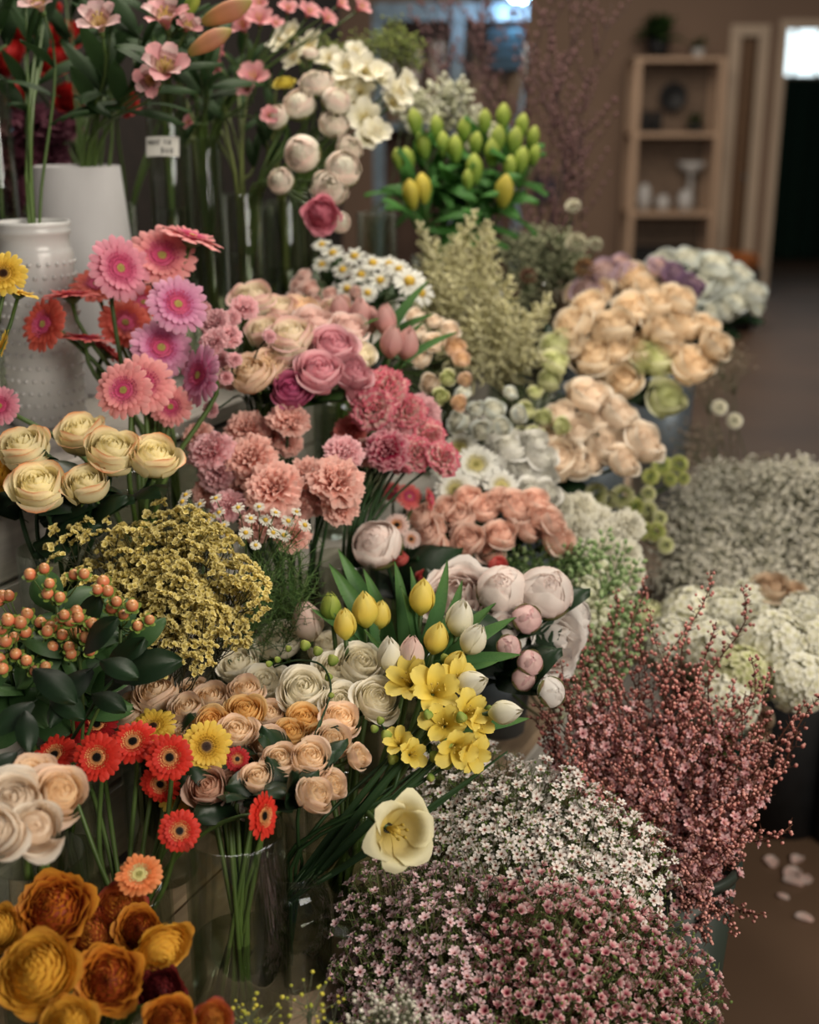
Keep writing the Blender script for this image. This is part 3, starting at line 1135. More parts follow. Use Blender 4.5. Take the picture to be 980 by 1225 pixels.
write('MAY 16', -.024, .003, .0088)
write('$60', -.002, -.012, .0088)
mk('lettering', b.mesh('lettering', [INK]), ca, Mc)

# white hobnail vase
bs, hh = on(38, 264, 1.90, Z3)
hv = thing('hobnail_vase', 'white ceramic vase with rows of raised dots and banded neck', 'vase', tuple(bs))
T = Matrix.Translation(bs)
b = Buf()
r0 = .058
b.lathe([(0, 0), (r0 - .004, 0), (r0, .006), (r0, hh - .048), (r0 - .002, hh - .042), (r0 - .004, hh - .038), (r0 - .004, hh - .020), (r0 - .001, hh - .018), (r0 - .001, hh - .012), (r0 - .003, hh - .010), (r0 - .001, hh - .006), (r0 - .002, hh), (r0 - .008, hh - .001), (r0 - .010, hh - .05), (r0 - .008, .01), (0, .01)], 48)
mk('body', b.mesh('body', [CERAMIC]), hv, T)
b = Buf()
for j in range(13):
    for i in range(26):
        a = 2 * PI * (i + .5 * (j % 2)) / 26
        b.blob((r0 * math.cos(a), r0 * math.sin(a), .018 + j * (hh - .075) / 12.2), .0038, n=6, rings=4)
mk('raised_dots', b.mesh('raised_dots', [CERAMIC]), hv, T, kind='stuff')
Vs['hob'] = Vessel(bs, hh, .035)
bs, hh = on(92, 198, 2.16, Z3)
gv = thing('tapered_vase', 'grey-white tapered ceramic vase, wider at its foot, behind the hobnail vase', 'vase', tuple(bs))
b = Buf()
b.lathe([(0, 0), (.104, 0), (.107, .006), (.09, hh * .5), (.073, hh - .001), (.071, hh), (.068, hh - .002), (.10, .01), (0, .01)], 48)
mk('body', b.mesh('body', [GREYVASE]), gv, Matrix.Translation(bs))
Vs['tap'] = Vessel(bs, hh, .06)

# floor buckets
Vs['lepto'] = bucket('tall grey-green tapered bucket of red tea-tree branches at the aisle', Vector((.345, 1.46, 0)), .57, .092, .062, BUCKET)
Vs['waxp'] = bucket('black bucket under the rose-pink waxflowers', SN(1.06, -.42, 0), .46, .12, .09, BLACKPL)
Vs['waxw'] = bucket('black bucket under the white waxflowers', SN(1.34, -.44, 0), .48, .11, .085, BLACKPL)
Vs['hydr'] = bucket('dark green bucket under the white hydrangeas on the floor', Vector((.52, 2.06, 0)), .42, .10, .075, GREENPL)
Vs['gyp'] = bucket('black bucket under the large cloud of gypsophila', SN(2.62, -.30, 0), .48, .14, .11, BLACKPL)
Vs['gyp2'] = bucket('second black bucket of gypsophila, further into the aisle', Vector((.98, 2.42, 0)), .45, .13, .10, BLACKPL)
Vs['gyp3'] = bucket('black bucket of drying gypsophila below the blue-white roses', Vector((.80, 2.86, 0)), .62, .11, .09, BLACKPL)
# ---------------------------------------------------------------- petal colours
def pm(name, *cols, **k):
    st = [(i / (len(cols) - 1), c) for i, c in enumerate(cols)]
    return petal_mat(name, st, **k)


C_EDGE = petal_mat('cream orange edged petal', [(0, '#e4d494'), (.35, '#f2e4ae'), (.72, '#f7ecc6'), (.90, '#f3d8ae'), (1, '#e6905c')])
C_PEACH = pm('peach rose petal', '#f3c88c', '#f9d9ae', '#fde8ce', '#f8d8c2')
C_PEACHY = pm('golden peach rose petal', '#e8b060', '#f4c880', '#f6d8a4')
C_MAUVE = pm('dusty brown pink rose petal', '#b98a68', '#d0a58c', '#d8b8a8')
C_CREAMW = pm('creamy white rose petal', '#f8ecc6', '#fdf5de', '#fffaee')
C_IVORY = pm('ivory blush rose petal', '#f6d8b8', '#fbe9d4', '#fdf4e6')
C_FAR = pm('far peach rose petal', '#f4d2a4', '#fae4c4', '#fcf0dc')
C_LIME = pm('lime rose petal', '#c9cd88', '#dde0ac', '#eceacb')
C_GARD = pm('peach garden rose petal', '#f4bea6', '#fad4c2', '#fce4d6')
C_PINKR = pm('pink rose petal', '#dc8c9c', '#e8aab4', '#f0c4c8')
C_PALEP = pm('pale pink rose petal', '#efc2b6', '#f4d4ca', '#f7e2da')
C_CRPINK = pm('cream pink edged petal', '#eadcaa', '#f2e6c6', '#f4e4d0', '#efc0bc')
C_MAG = pm('magenta rose petal', '#a84a74', '#c25f88', '#d383a2')
C_LILAC = pm('lilac rose petal', '#ecd0b4', '#dcc2bc', '#b8a2b6')
C_PURPLE = pm('purple rose petal', '#d8b8a8', '#b598a8', '#86698c')
C_BLUE = pm('blue white rose petal', '#f8f0d8', '#f4f2e4', '#dfe5e3')
C_WHITE = pm('white petal', '#ece8d4', '#f4f2ea', '#faf8f2')
C_PEO = pm('blush peony petal', '#f4d2ca', '#f9e6de', '#fcf4ee')
C_PEOP = pm('pink peony bud petal', '#d8a0a4', '#e8bcbc', '#f2d8d2')
C_PEOW = pm('white peony petal', '#f0e0d8', '#f8f0ea', '#fcf8f4')
C_SALM = pm('salmon carnation petal', '#e89888', '#f6b6a6', '#fbd0c4')
C_SALP = pm('pink carnation petal', '#e4909a', '#f0b0b6', '#f8cccf')
C_PICO = petal_mat('picotee carnation petal', [(0, '#eebcae'), (.6, '#f6d6cc'), (.84, '#f6d2ca'), (1, '#e0587c')], namt=.2)
C_HOT = petal_mat('hot pink carnation petal', [(0, '#d2647a'), (.5, '#d84a70'), (.8, '#c93562'), (1, '#eeb6bc')], namt=.25)
C_CORALC = pm('coral carnation petal', '#c9504f', '#df6d68', '#e88e86')
G_PINK = pm('pink gerbera petal', '#b83d68', '#d86c8c', '#e492a6', '#eaa4b2')
G_PINKM = pm('mauve pink gerbera petal', '#b03a74', '#d070a2', '#dd96b8', '#e5abc4')
G_SALM = pm('salmon pink gerbera petal', '#c44a68', '#e0808c', '#ee9c9c', '#f2aca8')
G_CORAL = pm('coral gerbera petal', '#a83a34', '#cf5546', '#de6f5e')
G_CORALP = pm('coral pink gerbera petal', '#b23e48', '#d65c5c', '#e4827c')
G_RED = pm('red gerbera petal', '#b8301c', '#d83226', '#e54434')
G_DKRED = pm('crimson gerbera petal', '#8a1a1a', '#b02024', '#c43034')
G_ORANGE = pm('orange gerbera petal', '#d0602c', '#e88248', '#f09a62')
G_YEL = pm('yellow gerbera petal', '#c8962a', '#e6bb40', '#efd05e')
G_WHITE = pm('white gerbera petal', '#dcd6bc', '#ecebe0', '#f2f1ea')
D_PINK = petal_mat('pink floret disc', [(0, '#a9a352'), (.16, '#c9b36a'), (.24, '#c0406a'), (1, '#d4688c')], trans=0)
D_DARK = petal_mat('black eye disc', [(0, '#0d0a08'), (.28, '#1a120c'), (.42, '#d8925a'), (1, '#e0a268')], trans=0)
D_YBRN = petal_mat('brown eye disc', [(0, '#2a160c'), (.28, '#4a2a14'), (.45, '#c99a30'), (1, '#e0b440')], trans=0)
D_GRN = petal_mat('cream green disc', [(0, '#a8a25c'), (.4, '#c9be80'), (1, '#d8cf9e')], trans=0)
R_YEL = pm('golden ranunculus petal', '#c07c20', '#e4ac38', '#ecbc48', '#cc8a34', namt=.15)
R_ORG = pm('burnt orange ranunculus petal', '#64180f', '#94361a', '#bc6422', '#d8942f', namt=.55, nscale=45)
R_RED = pm('red edged ranunculus petal', '#d8a038', '#d6963a', '#c06a30', '#7e2028', namt=.35)
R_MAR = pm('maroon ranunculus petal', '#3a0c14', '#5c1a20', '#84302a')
R_WH = pm('white green ranunculus petal', '#cfd2a8', '#e6e4cc', '#eee6d6', '#eccfc2')
R_PK = pm('pink ranunculus petal', '#c65a76', '#dc7f94', '#e59aa8')
T_YEL = pm('yellow tulip petal', '#c4c450', '#ecd460', '#f6e484')
T_WHT = pm('white tulip petal', '#d0d09a', '#ece6cc', '#f2eee0')
T_CRM = pm('cream open tulip petal', '#d0b860', '#e8dca8', '#ece6c4')
T_PNK = pm('pink tulip petal', '#c99880', '#dba4a0', '#e4b8b0')
T_PALE = pm('blush tulip petal', '#e0d4b4', '#ecd8cc', '#ecc8c0')
F_YEL = pm('yellow freesia petal', '#dcc048', '#eed45c', '#f6e27c')
F_WHT = pm('white freesia petal', '#d8d090', '#ece6cc', '#f0ecdc')
F_BUDG = pm('green freesia bud', '#4c7a34', '#84a048', '#b4bc60')
F_CRMB = pm('cream freesia bud', '#8c9c50', '#d6d49c', '#e6e0b8')
L_BUD = pm('green lily bud', '#648a3c', '#98b04c', '#b8c060')
L_YELB = pm('yellow lily bud', '#9aa040', '#ccbe50', '#dcca60')
L_PNKB = pm('orange pink lily bud', '#9a9048', '#cf9468', '#c88c70', '#a8a058')
A_PNK = pm('pink alstroemeria petal', '#d08088', '#e09aa0', '#e8acae')
A_PAL = pm('pale alstroemeria petal', '#d8b0a0', '#e6c8c0', '#e0b4b8')
A_MRK = petal_mat('marked alstroemeria petal', [(0, '#cfa070'), (.4, '#dcc090'), (.5, '#7a3a40'), (.56, '#e0b8b0'), (.66, '#8a4a50'), (.72, '#e6c8c4'), (1, '#e2b4b8')], namt=.35)
H_WHT = pm('white hydrangea floret', '#c8c890', '#e4e0c8', '#ecebe0')
H_GRN = pm('green hydrangea floret', '#a0ac60', '#cfd09a', '#e0ddbe')
H_TAN = pm('tan rose petal', '#b89878', '#cfb498', '#dac8b0')
BALLG = pm('green button petal', '#7c8c40', '#a8b060', '#ccca90')
BALLW = pm('white carnation like petal', '#dcd8b4', '#ebe6d0', '#f2efe2')
DAISYW = pm('chamomile petal', '#dcd8c8', '#e6e2d6')
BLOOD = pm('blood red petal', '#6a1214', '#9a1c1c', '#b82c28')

# ---------------------------------------------------------------- near flowers, by hand
LO = leaf_mesh(DKLEAF, 1, .33, 30)
LG = leaf_mesh(LEAF, 1, .28, 30, var=1)
rs = lambda c, o_=.5, v=0, sp=True: K_rose(c, o_, sp, v)

# cream roses with orange edges
CR = 'cream roses with orange edges'
for i, (x, y, r, d, fc, lb) in enumerate([
        (29, 538, 31, 1.58, (-.25, .75), 'cream rose with plain pale rim, left of the orange-rimmed one'),
        (47, 583, 33, 1.53, (.0, .55), 'cream rose with the widest orange rim, lowest on the left side'),
        (104, 581, 27, 1.54, (.05, .6), 'small tightly coiled cream rose between two larger cream roses'),
        (99, 520, 30, 1.64, (-.2, .9), 'cream rose partly hidden behind its neighbours, under the salmon gerbera'),
        (134, 541, 32, 1.57, (.3, .6), 'large cream rose with orange-red lower petal, centre of the group'),
        (184, 548, 30, 1.58, (.35, .65), 'rightmost cream rose of the orange-edged group, above the statice'),
        (-2, 565, 26, 1.60, (-.3, .3), 'brownish orange rose cut by the left border')]):
    flower('rose', 'rose', lb, CR, rs(C_EDGE if i < 6 else R_YEL, (.35, .75, .3, .35, .5, .35, .4)[i], i % 3), x, y, d, r * 1.12, Vs['cream'], (fc[0], fc[1] + .4), .003, DKSTEM, 3, LO, .09)

# pink gerberas
PG = 'pink gerberas above the cream roses'
for x, y, r, d, fc, cm, lb in [
        (230, 283, 42, 1.80, (.42, 1.15, .35), G_SALM, 'pink gerbera seen edge-on, highest of the pink gerberas'),
        (194, 306, 43, 1.80, (.25, .35), G_SALM, 'large pink gerbera facing front, just below the edge-on one'),
        (144, 321, 42, 1.76, (.75, .15), G_PINK, 'mauve-pink gerbera turned right, in front of the grey-white vase'),
        (213, 364, 40, 1.74, (.45, .3), G_PINKM, 'light mauve gerbera with dense petals, centre of the pink group'),
        (193, 416, 40, 1.76, (.35, .3), G_PINKM, 'pink gerbera with dark magenta ring, below the light mauve one'),
        (238, 449, 39, 1.72, (-1.0, .1), G_PINKM, 'narrow turned lilac-pink gerbera next to the pink spray carnations'),
        (148, 467, 37, 1.66, (-.05, .2), G_SALM, 'front salmon-pink gerbera with yellow eye above the cream roses'),
        (172, 459, 40, 1.70, (.2, .25), G_SALM, 'salmon gerbera half hidden behind the front one'),
        (204, 486, 28, 1.73, (.2, -.4), G_SALM, 'salmon gerbera mostly covered by its neighbours, lowest of them'),
        (0, 486, 26, 1.66, (-.1, .2), G_PINK, 'pink gerbera cut by the left border above cream roses')]:
    flower('gerbera', 'gerbera', lb, PG, K_gerbera(cm, D_PINK, True, x % 2), x, y, d, r, Vs['pinkg'], fc, .0034, GREEN, 0, bow=.06)

CG = 'coral gerberas beside the white vases'
for x, y, r, d, fc, cm, lb in [
        (52, 388, 36, 1.80, (-.55, .15), G_CORAL, 'spiky coral gerbera, leftmost, beside the hobnail vase'),
        (86, 352, 36, 1.82, (.0, 1.5, .3), G_CORALP, 'coral gerbera seen from the side on a green stem'),
        (116, 340, 34, 1.90, (.1, .9), G_CORAL, 'coral gerbera at the back under the mauve-pink one'),
        (103, 404, 36, 1.83, (.1, 1.4, .2), G_CORALP, 'coral gerbera seen from the side, low in the group'),
        (150, 386, 34, 1.88, (.4, .4), G_CORAL, 'orange-coral gerbera behind the pink gerberas'),
        (128, 420, 32, 1.86, (.6, .9, -.2), G_CORALP, 'drooping red-coral gerbera with its back to view'),
        (172, 362, 28, 1.92, (.2, .5), G_CORAL, 'coral gerbera nearly hidden behind the light mauve gerbera')]:
    flower('gerbera', 'gerbera', lb, CG, K_gerbera(cm, D_PINK, True, x % 2), x, y, d, r, Vs['coral'], fc, .0036, GREEN, 0, bow=.05)

for x, y, r, d, fc, lb in [
        (4, 327, 30, 1.62, (.2, .25), 'yellow gerbera cut by the left border above the yellow side-on one'),
        (22, 350, 26, 1.66, (.3, 1.3, .2), 'yellow gerbera seen side-on in front of the hobnail vase'),
        (2, 414, 22, 1.64, (.5, -.2, -.1), 'orange-yellow gerbera edge at the left border')]:
    flower('gerbera', 'gerbera', lb, 'yellow gerberas at the left border', K_gerbera(G_YEL, D_YBRN, True), x, y, d, r, Vessel(SN(1.04, -1.10, Z2), .2, .03), fc, .003, GREEN)

# red gerberas
RG = 'small gerberas in the front glass vase'
for x, y, r, d, fc, cm, dm, lb in [
        (65, 903, 30, 1.36, (-.25, .95), G_RED, D_DARK, 'red gerbera with black eye, leftmost of the red gerberas'),
        (116, 906, 31, 1.33, (.0, .25), G_RED, D_DARK, 'red gerbera facing front, black eye ringed orange, second from left'),
        (159, 887, 31, 1.36, (.0, .8), G_RED, D_DARK, 'red gerbera tilted upward between two front-facing red gerberas'),
        (203, 906, 30, 1.33, (.1, .15), G_RED, D_DARK, 'red gerbera with round black eye beside the yellow gerbera'),
        (247, 893, 33, 1.37, (.35, .2), G_YEL, D_YBRN, 'pale yellow gerbera with brown eye right of the reds'),
        (183, 869, 30, 1.42, (-.1, 1.1), G_YEL, D_YBRN, 'yellow gerbera peeking out behind the red gerberas'),
        (212, 950, 26, 1.40, (.2, .1), G_YEL, D_YBRN, 'yellow gerbera in shade below the red ones'),
        (215, 994, 27, 1.30, (.25, .3), G_RED, D_DARK, 'small red gerbera hanging lower, above the orange gerbera'),
        (316, 976, 30, 1.30, (.95, .05, .55), G_RED, D_DARK, 'red gerbera turned right on a horizontal stem'),
        (167, 1046, 30, 1.26, (.0, 1.0), G_ORANGE, D_GRN, 'small light orange gerbera above the ranunculus'),
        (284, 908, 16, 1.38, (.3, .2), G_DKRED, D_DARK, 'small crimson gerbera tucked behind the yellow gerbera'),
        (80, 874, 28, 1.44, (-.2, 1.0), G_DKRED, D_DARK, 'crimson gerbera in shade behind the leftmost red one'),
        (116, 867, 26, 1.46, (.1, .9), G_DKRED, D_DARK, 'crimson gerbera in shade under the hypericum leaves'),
        (192, 938, 26, 1.38, (-.1, -.2), G_RED, D_DARK, 'red gerbera half covered by the round-eyed red gerbera')]:
    flower('gerbera', 'gerbera', lb, RG, K_gerbera(cm, dm, True, x % 2), x, y, d, r, Vs['redger'], fc, .0026, GREEN, 0, bow=.045)

# ranunculus
RN = 'orange and brown ranunculus at the bottom corner'
for x, y, r, d, fc, cm, rf, lb in [
        (63, 1087, 46, 1.17, (-.05, .7), R_ORG, .5, 'rust-red ruffled ranunculus, upper one of the corner group'),
        (42, 1162, 50, 1.10, (-.1, .75), R_YEL, .1, 'broad golden yellow ranunculus in the bottom left corner'),
        (130, 1172, 40, 1.12, (.1, .45), R_ORG, .5, 'burnt orange ruffled ranunculus between two golden ones'),
        (196, 1137, 38, 1.16, (.45, -.35, .6), R_YEL, .1, 'golden ranunculus seen from behind with its green stem'),
        (108, 1118, 30, 1.20, (.1, .5), R_RED, .2, 'ranunculus with purple-edged yellow petals, middle of the group'),
        (143, 1086, 32, 1.22, (.3, .9), R_RED, .2, 'half-open yellow ranunculus with maroon edge behind the rust-red one'),
        (80, 1226, 36, 1.07, (0, .8), R_YEL, .1, 'golden ranunculus cut by the bottom border'),
        (202, 1222, 32, 1.08, (.2, .7), R_ORG, .2, 'orange ranunculus at the bottom border under the golden one'),
        (256, 1220, 24, 1.10, (.6, .5), R_RED, .2, 'red-tipped ranunculus bud at the bottom border'),
        (-4, 1112, 30, 1.16, (-.3, .5), R_YEL, .1, 'yellow ranunculus cut by the left border'),
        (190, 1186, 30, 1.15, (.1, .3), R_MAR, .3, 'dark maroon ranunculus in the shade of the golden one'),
        (165, 1112, 28, 1.20, (.2, .5), R_ORG, .4, 'small rust ranunculus beside the half-open one')]:
    flower('ranunculus', 'ranunculus', lb, RN, K_ranunculus(cm, 0, True, rf), x, y, d + .05, r * .98, Vs['ran'], fc, .0026, GREEN, 0, leaf_mesh(LEAF, 1, .2, 30, var=3), .05, bow=.06)

# blurred pale roses at the left border
bunch('rose', 'rose', 'pale peach rose with frilled rim at the left border', 'pale roses left of the red gerberas', lambda i: rs((C_IVORY, C_PEACH, C_IVORY, C_IVORY, C_PEACH)[i], .9, i % 3),
      [(18, 962, 40, 1.17, (0, .5)), (72, 950, 33, 1.20, (.5, .4)), (44, 990, 32, 1.15, (.2, .0)), (0, 996, 32, 1.13, (-.2, .1)), (40, 930, 30, 1.25, (.1, 1.0))], Vs['wleft'], stem_r=.003)

# peach small roses
PR = 'small peach roses in the front bunch'
pp = [(188, 830, 28, 1.50, (-.2, .9)), (151, 852, 24, 1.50, (-.5, .9)), (224, 850, 22, 1.46, (-.1, .8)), (252, 838, 24, 1.52, (0, .9)), (254, 866, 22, 1.44, (0, .6)),
      (294, 828, 22, 1.52, (0, 1.0)), (294, 853, 24, 1.46, (.1, .7)), (284, 877, 24, 1.42, (0, .6)), (322, 893, 24, 1.42, (0, .7)), (348, 880, 22, 1.45, (.1, .8)), (364, 864, 24, 1.47, (.1, .9)),
      (336, 910, 22, 1.38, (.0, .6)), (310, 932, 22, 1.36, (-.1, .7)), (371, 908, 26, 1.38, (.3, .6)), (398, 888, 24, 1.42, (.5, .6)), (376, 951, 23, 1.33, (.9, .7)), (396, 940, 20, 1.37, (1.1, .4)),
      (249, 944, 26, 1.36, (-.1, .5)), (278, 939, 22, 1.38, (.3, .4)), (292, 965, 16, 1.36, (.5, -.4)), (407, 862, 24, 1.46, (.5, .8)), (232, 826, 18, 1.56, (0, 1.1)), (268, 905, 22, 1.42, (-.1, .4)),
      (428, 905, 16, 1.40, (1.2, .5)), (322, 858, 22, 1.5, (0, .9)), (222, 880, 20, 1.44, (-.2, .6))]
bunch('rose', 'rose', 'small peach rose in the front bunch', PR, lambda i: rs(C_PEACHY if i in (4, 9, 10, 6) else C_MAUVE if i in (17, 18) else C_WHITE if i == 19 else C_PEACH, (.3, .5, .4)[i % 3], i % 3), pp, Vs['cyl'], stem_r=.0024, stem_mat=GREEN, leaves=2, leaf=LO, leaf_sc=.06)

# creamy white roses
bunch('rose', 'rose', 'creamy white rose behind the small peach roses', 'creamy white roses in the centre', lambda i: rs(C_CREAMW, (.35, .6, .5)[i % 3], i % 3),
      [(335, 768, 27, 1.66, (0, .9)), (286, 797, 26, 1.64, (-.4, .7)), (318, 820, 28, 1.58, (-.1, .7)), (364, 828, 31, 1.52, (0, .55)), (404, 804, 27, 1.56, (.1, .7)), (432, 797, 29, 1.55, (.3, .6)),
       (409, 842, 25, 1.50, (.1, .5)), (450, 838, 28, 1.49, (.4, .4)), (388, 775, 22, 1.64, (0, .9)), (305, 775, 20, 1.68, (-.3, .9))], Vs['wroses'], stem_r=.003, leaves=1, leaf=LG, leaf_sc=.06)

# peonies
SP = 'peonies beside the tulips'
for x, y, r, d, fc, cm, bd, lb in [
        (601, 706, 27, 1.68, (-.1, .6), C_PEO, .85, 'round blush-white peony, left of the two closed globes'),
        (653, 709, 29, 1.68, (.2, .6), C_PEO, .85, 'large blush-white globe peony, upper right of its group'),
        (547, 717, 33, 1.72, (-.2, .5), C_PEO, .1, 'ruffled open pink peony behind the yellow tulips'),
        (630, 741, 16, 1.64, (.2, .4), C_PEOP, 1.0, 'pink peony bud directly under the two globes'),
        (662, 768, 34, 1.70, (.8, -.1), C_PEOW, .05, 'ruffled open white peony facing the aisle'),
        (609, 774, 13, 1.58, (-.1, .5), C_PEOP, 1.0, 'small green-sided peony bud left of the others'),
        (634, 793, 14, 1.58, (.2, .5), C_PEOP, 1.0, 'pinkish peony bud above the white oval bud'),
        (659, 828, 16, 1.56, (.5, .2), C_PEOW, 1.0, 'white oval peony bud, lowest of the peonies'),
        (626, 812, 13, 1.58, (.3, .1), C_PEOP, 1.0, 'green-sepalled peony bud beside the oval white bud'),
        (452, 653, 26, 1.80, (-.3, .6), C_PEO, .6, 'blush peony below the pink-edged carnations'),
        (604, 748, 18, 1.66, (0, .5), C_PEO, .8, 'small blush peony between globe and bud'),
        (688, 735, 18, 1.74, (.8, .4), C_PEOW, .8, 'white peony at the aisle side of the blush globe')]:
    flower('peony', 'peony', lb, SP, K_peony(cm, 0, bd), x, y, d, r * 1.15, Vs['peony'], fc, .003, DKSTEM, 2, LO, .10)

# tulips
TB = leaf_mesh(BLADE, 1, .085, 25, 'blade')
TU = 'tulips behind the yellow freesias'
TUL, TUP = [], []
for x, y, r, d, fc, cm, op, lb in [
        (505, 716, 15, 1.66, (.15, 2.2), T_YEL, 0, 'tall yellow tulip, rightmost and highest of the yellow ones'),
        (437, 731, 15, 1.66, (-.1, 2.2), T_YEL, 0, 'yellow tulip in the middle of the leaves beside a second one'),
        (455, 737, 12, 1.68, (.3, 2.2), T_YEL, 0, 'slim yellow tulip leaning right beside the middle one'),
        (413, 748, 13, 1.62, (-.05, 2.5), T_YEL, 0, 'closed yellow tulip, leftmost of the yellow ones'),
        (522, 765, 14, 1.60, (.4, 1.8), T_YEL, 0, 'yellow tulip just above the freesias'),
        (396, 727, 12, 1.68, (-.2, 2.2), L_BUD, 0, 'green unopened tulip left of the yellow tulips'),
        (550, 741, 16, 1.62, (.3, 1.8), T_WHT, 0, 'white tulip, highest of the white ones'),
        (566, 766, 15, 1.58, (.6, 1.2), T_WHT, 0, 'white tulip below the highest white one'),
        (563, 818, 15, 1.54, (1.0, .5), T_WHT, 0, 'white tulip leaning right behind the freesias'),
        (603, 852, 14, 1.50, (1.6, .3), T_WHT, 0, 'small white tulip pointing right above the waxflowers'),
        (466, 785, 15, 1.58, (.0, 2.0), T_WHT, 0, 'white tulip just above the white roses, left of a pair'),
        (492, 783, 15, 1.58, (.2, 2.0), T_PALE, 0, 'blush-white tulip, right of the pair above white roses'),
        (368, 745, 18, 1.70, (-.2, 1.6), T_PALE, 0, 'blush tulip with pink edge beside the chamomile'),
        (545, 795, 13, 1.56, (.5, 1.2), T_YEL, 0, 'yellow tulip half covered by the freesias'),
        (481, 996, 26, 1.40, (.5, .1), T_CRM, .8, 'wide open creamy tulip drooping over the waxflowers')]:
    K = K_tulip(cm, op, 0)
    TUP.append((x, y))
    TUL.append(flower('tulip', 'tulip', lb, TU, K, x, y, d - .08, r * 1.1, Vs['tulip'], fc, .0032, GREEN, 0, bow=.08))
# the broad leaves belong to the tulip stems they clasp
rr = random.Random(5)
for i, (x, y, tx, ty, d) in enumerate([(470, 800, 398, 690, 1.66), (470, 790, 430, 695, 1.66), (480, 780, 462, 684, 1.64), (490, 780, 478, 690, 1.68), (500, 790, 520, 680, 1.64), (500, 800, 470, 715, 1.60), (520, 800, 610, 752, 1.56),
                                  (530, 790, 612, 782, 1.55), (470, 790, 380, 742, 1.62), (520, 780, 544, 700, 1.66), (450, 790, 428, 722, 1.60), (500, 820, 590, 740, 1.58), (540, 870, 622, 858, 1.50), (500, 780, 500, 720, 1.6),
                                  (460, 760, 410, 668, 1.7), (515, 770, 560, 750, 1.58), (480, 790, 446, 752, 1.56), (390, 800, 365, 690, 1.68), (440, 780, 408, 735, 1.58), (520, 800, 540, 740, 1.56), (545, 800, 590, 790, 1.52)]):
    a, e = P(x, y, d), P(tx, ty, d)
    root = TUL[min(range(14), key=lambda k: (abs(TUP[k][0] - tx) + abs(TUP[k][1] - ty)) + 60 * (i % 3 == k % 3))]
    L = (e - a).length * 1.15
    leaf_at(root, TB, a, e - a, -FW * .8 + RT * rr.uniform(-1, 1), L, 'leaf')


# freesias: an arching spike with open flowers, then buds
def freesia(label, group, pts_open, buds, V, d, mat, budmat, path_px, oscale=24):
    """path_px: spike pixels from stem to tip"""
    key = [P(x, y, dd) for x, y, dd in path_px]
    root_pts = []
    for i in range(len(key) - 1):     # smooth the arch
        p0, p1, p2, p3 = key[max(i - 1, 0)], key[i], key[i + 1], key[min(i + 2, len(key) - 1)]
        for q in range(4):
            t = q / 4
            root_pts.append(.5 * (2 * p1 + (p2 - p0) * t + (2 * p0 - 5 * p1 + 4 * p2 - p3) * t * t + (3 * p1 - p0 - 3 * p2 + p3) * t ** 3))
    root_pts.append(key[-1])
    m = V.mouth()
    pts = bez(root_pts[0], root_pts[0] + (root_pts[0] - root_pts[1]).normalized() * .06, m + Vector((0, 0, .05)), m + Vector((rnd.uniform(-.4, .4) * V.r, rnd.uniform(-.4, .4) * V.r, 0)), 6)
    pts.append(V.base + Vector((rnd.uniform(-.3, .3) * V.r, rnd.uniform(-.3, .3) * V.r, .014)))
    root = thing('freesia', label, 'freesia', tuple(pts[-1]), group)
    off = pts[-1]
    b = Buf()
    full = list(reversed(root_pts)) + pts
    b.tube([p - off for p in full], [.0012] * len(root_pts) + [.0022] * len(pts), 6)
    mk('stem', b.mesh('stem', [DKSTEM]), root, Matrix.Translation(off))
    if pts_open:
        K = K_trumpet(mat, 0)
        for (x, y, r, dd, fc) in pts_open:
            n = camdir(*fc)
            sc = r / F * dd
            c = P(x, y, dd)
            Mb = basis(c - n * sc * .7, n, rnd.random() * 6, sc)
            fb = None
            for pn, me, pmx in K[0]:
                if fb is None:
                    fb = mk('bloom', K[0][-1][1], root, Mb)
                if pn != 'calyx':
                    o = bpy.data.objects.new(pn, me)
                    COL.objects.link(o)
                    o.parent = fb
                    o.matrix_basis = pmx
    for (x, y, r, dd, fc) in buds:
        K = K_bud(budmat, L=1.5)
        n = camdir(*fc)
        sc = r / F * dd
        mk('bud', K[0][0][1], root, basis(P(x, y, dd) - n * sc * 1.2, n, 0, sc))
    return root


YF = 'yellow freesias over the waxflowers'
freesia('yellow freesia spray with the largest open flowers, next to the white roses', YF,
        [(488, 812, 30, 1.47, (-.3, .7)), (520, 824, 32, 1.44, (.1, .5)), (548, 812, 26, 1.46, (.5, .6))], [(500, 790, 7, 1.5, (.1, 1)), (532, 788, 6, 1.5, (.3, 1)), (468, 800, 6, 1.5, (-.6, .6)), (512, 855, 6, 1.42, (0, -.8))], Vs['jar'], 1.45, F_YEL, F_BUDG,
        [(510, 860, 1.47), (520, 835, 1.46), (505, 800, 1.5)])
freesia('yellow freesia spray facing the aisle above the white waxflowers', YF,
        [(530, 866, 28, 1.42, (-.1, .3)), (562, 850, 26, 1.43, (.5, .5)), (574, 868, 22, 1.43, (.9, .2))], [(560, 832, 6, 1.45, (.6, .7)), (585, 850, 6, 1.45, (1, .2)), (552, 858, 7, 1.41, (.2, -.3)), (535, 890, 6, 1.41, (0, -.8))], Vs['jar'], 1.43, F_YEL, F_BUDG,
        [(540, 885, 1.45), (555, 860, 1.45), (575, 845, 1.46)])
freesia('yellow freesia spray hanging lowest of the yellow sprays', YF,
        [(546, 896, 27, 1.40, (.2, -.1)), (567, 903, 24, 1.41, (.7, -.1))], [(520, 905, 7, 1.42, (-.2, -.4)), (535, 915, 6, 1.42, (.2, -.8)), (515, 930, 5, 1.42, (.2, -1))], Vs['jar'], 1.41, F_YEL, F_BUDG,
        [(530, 918, 1.43), (545, 905, 1.43), (560, 895, 1.43)])
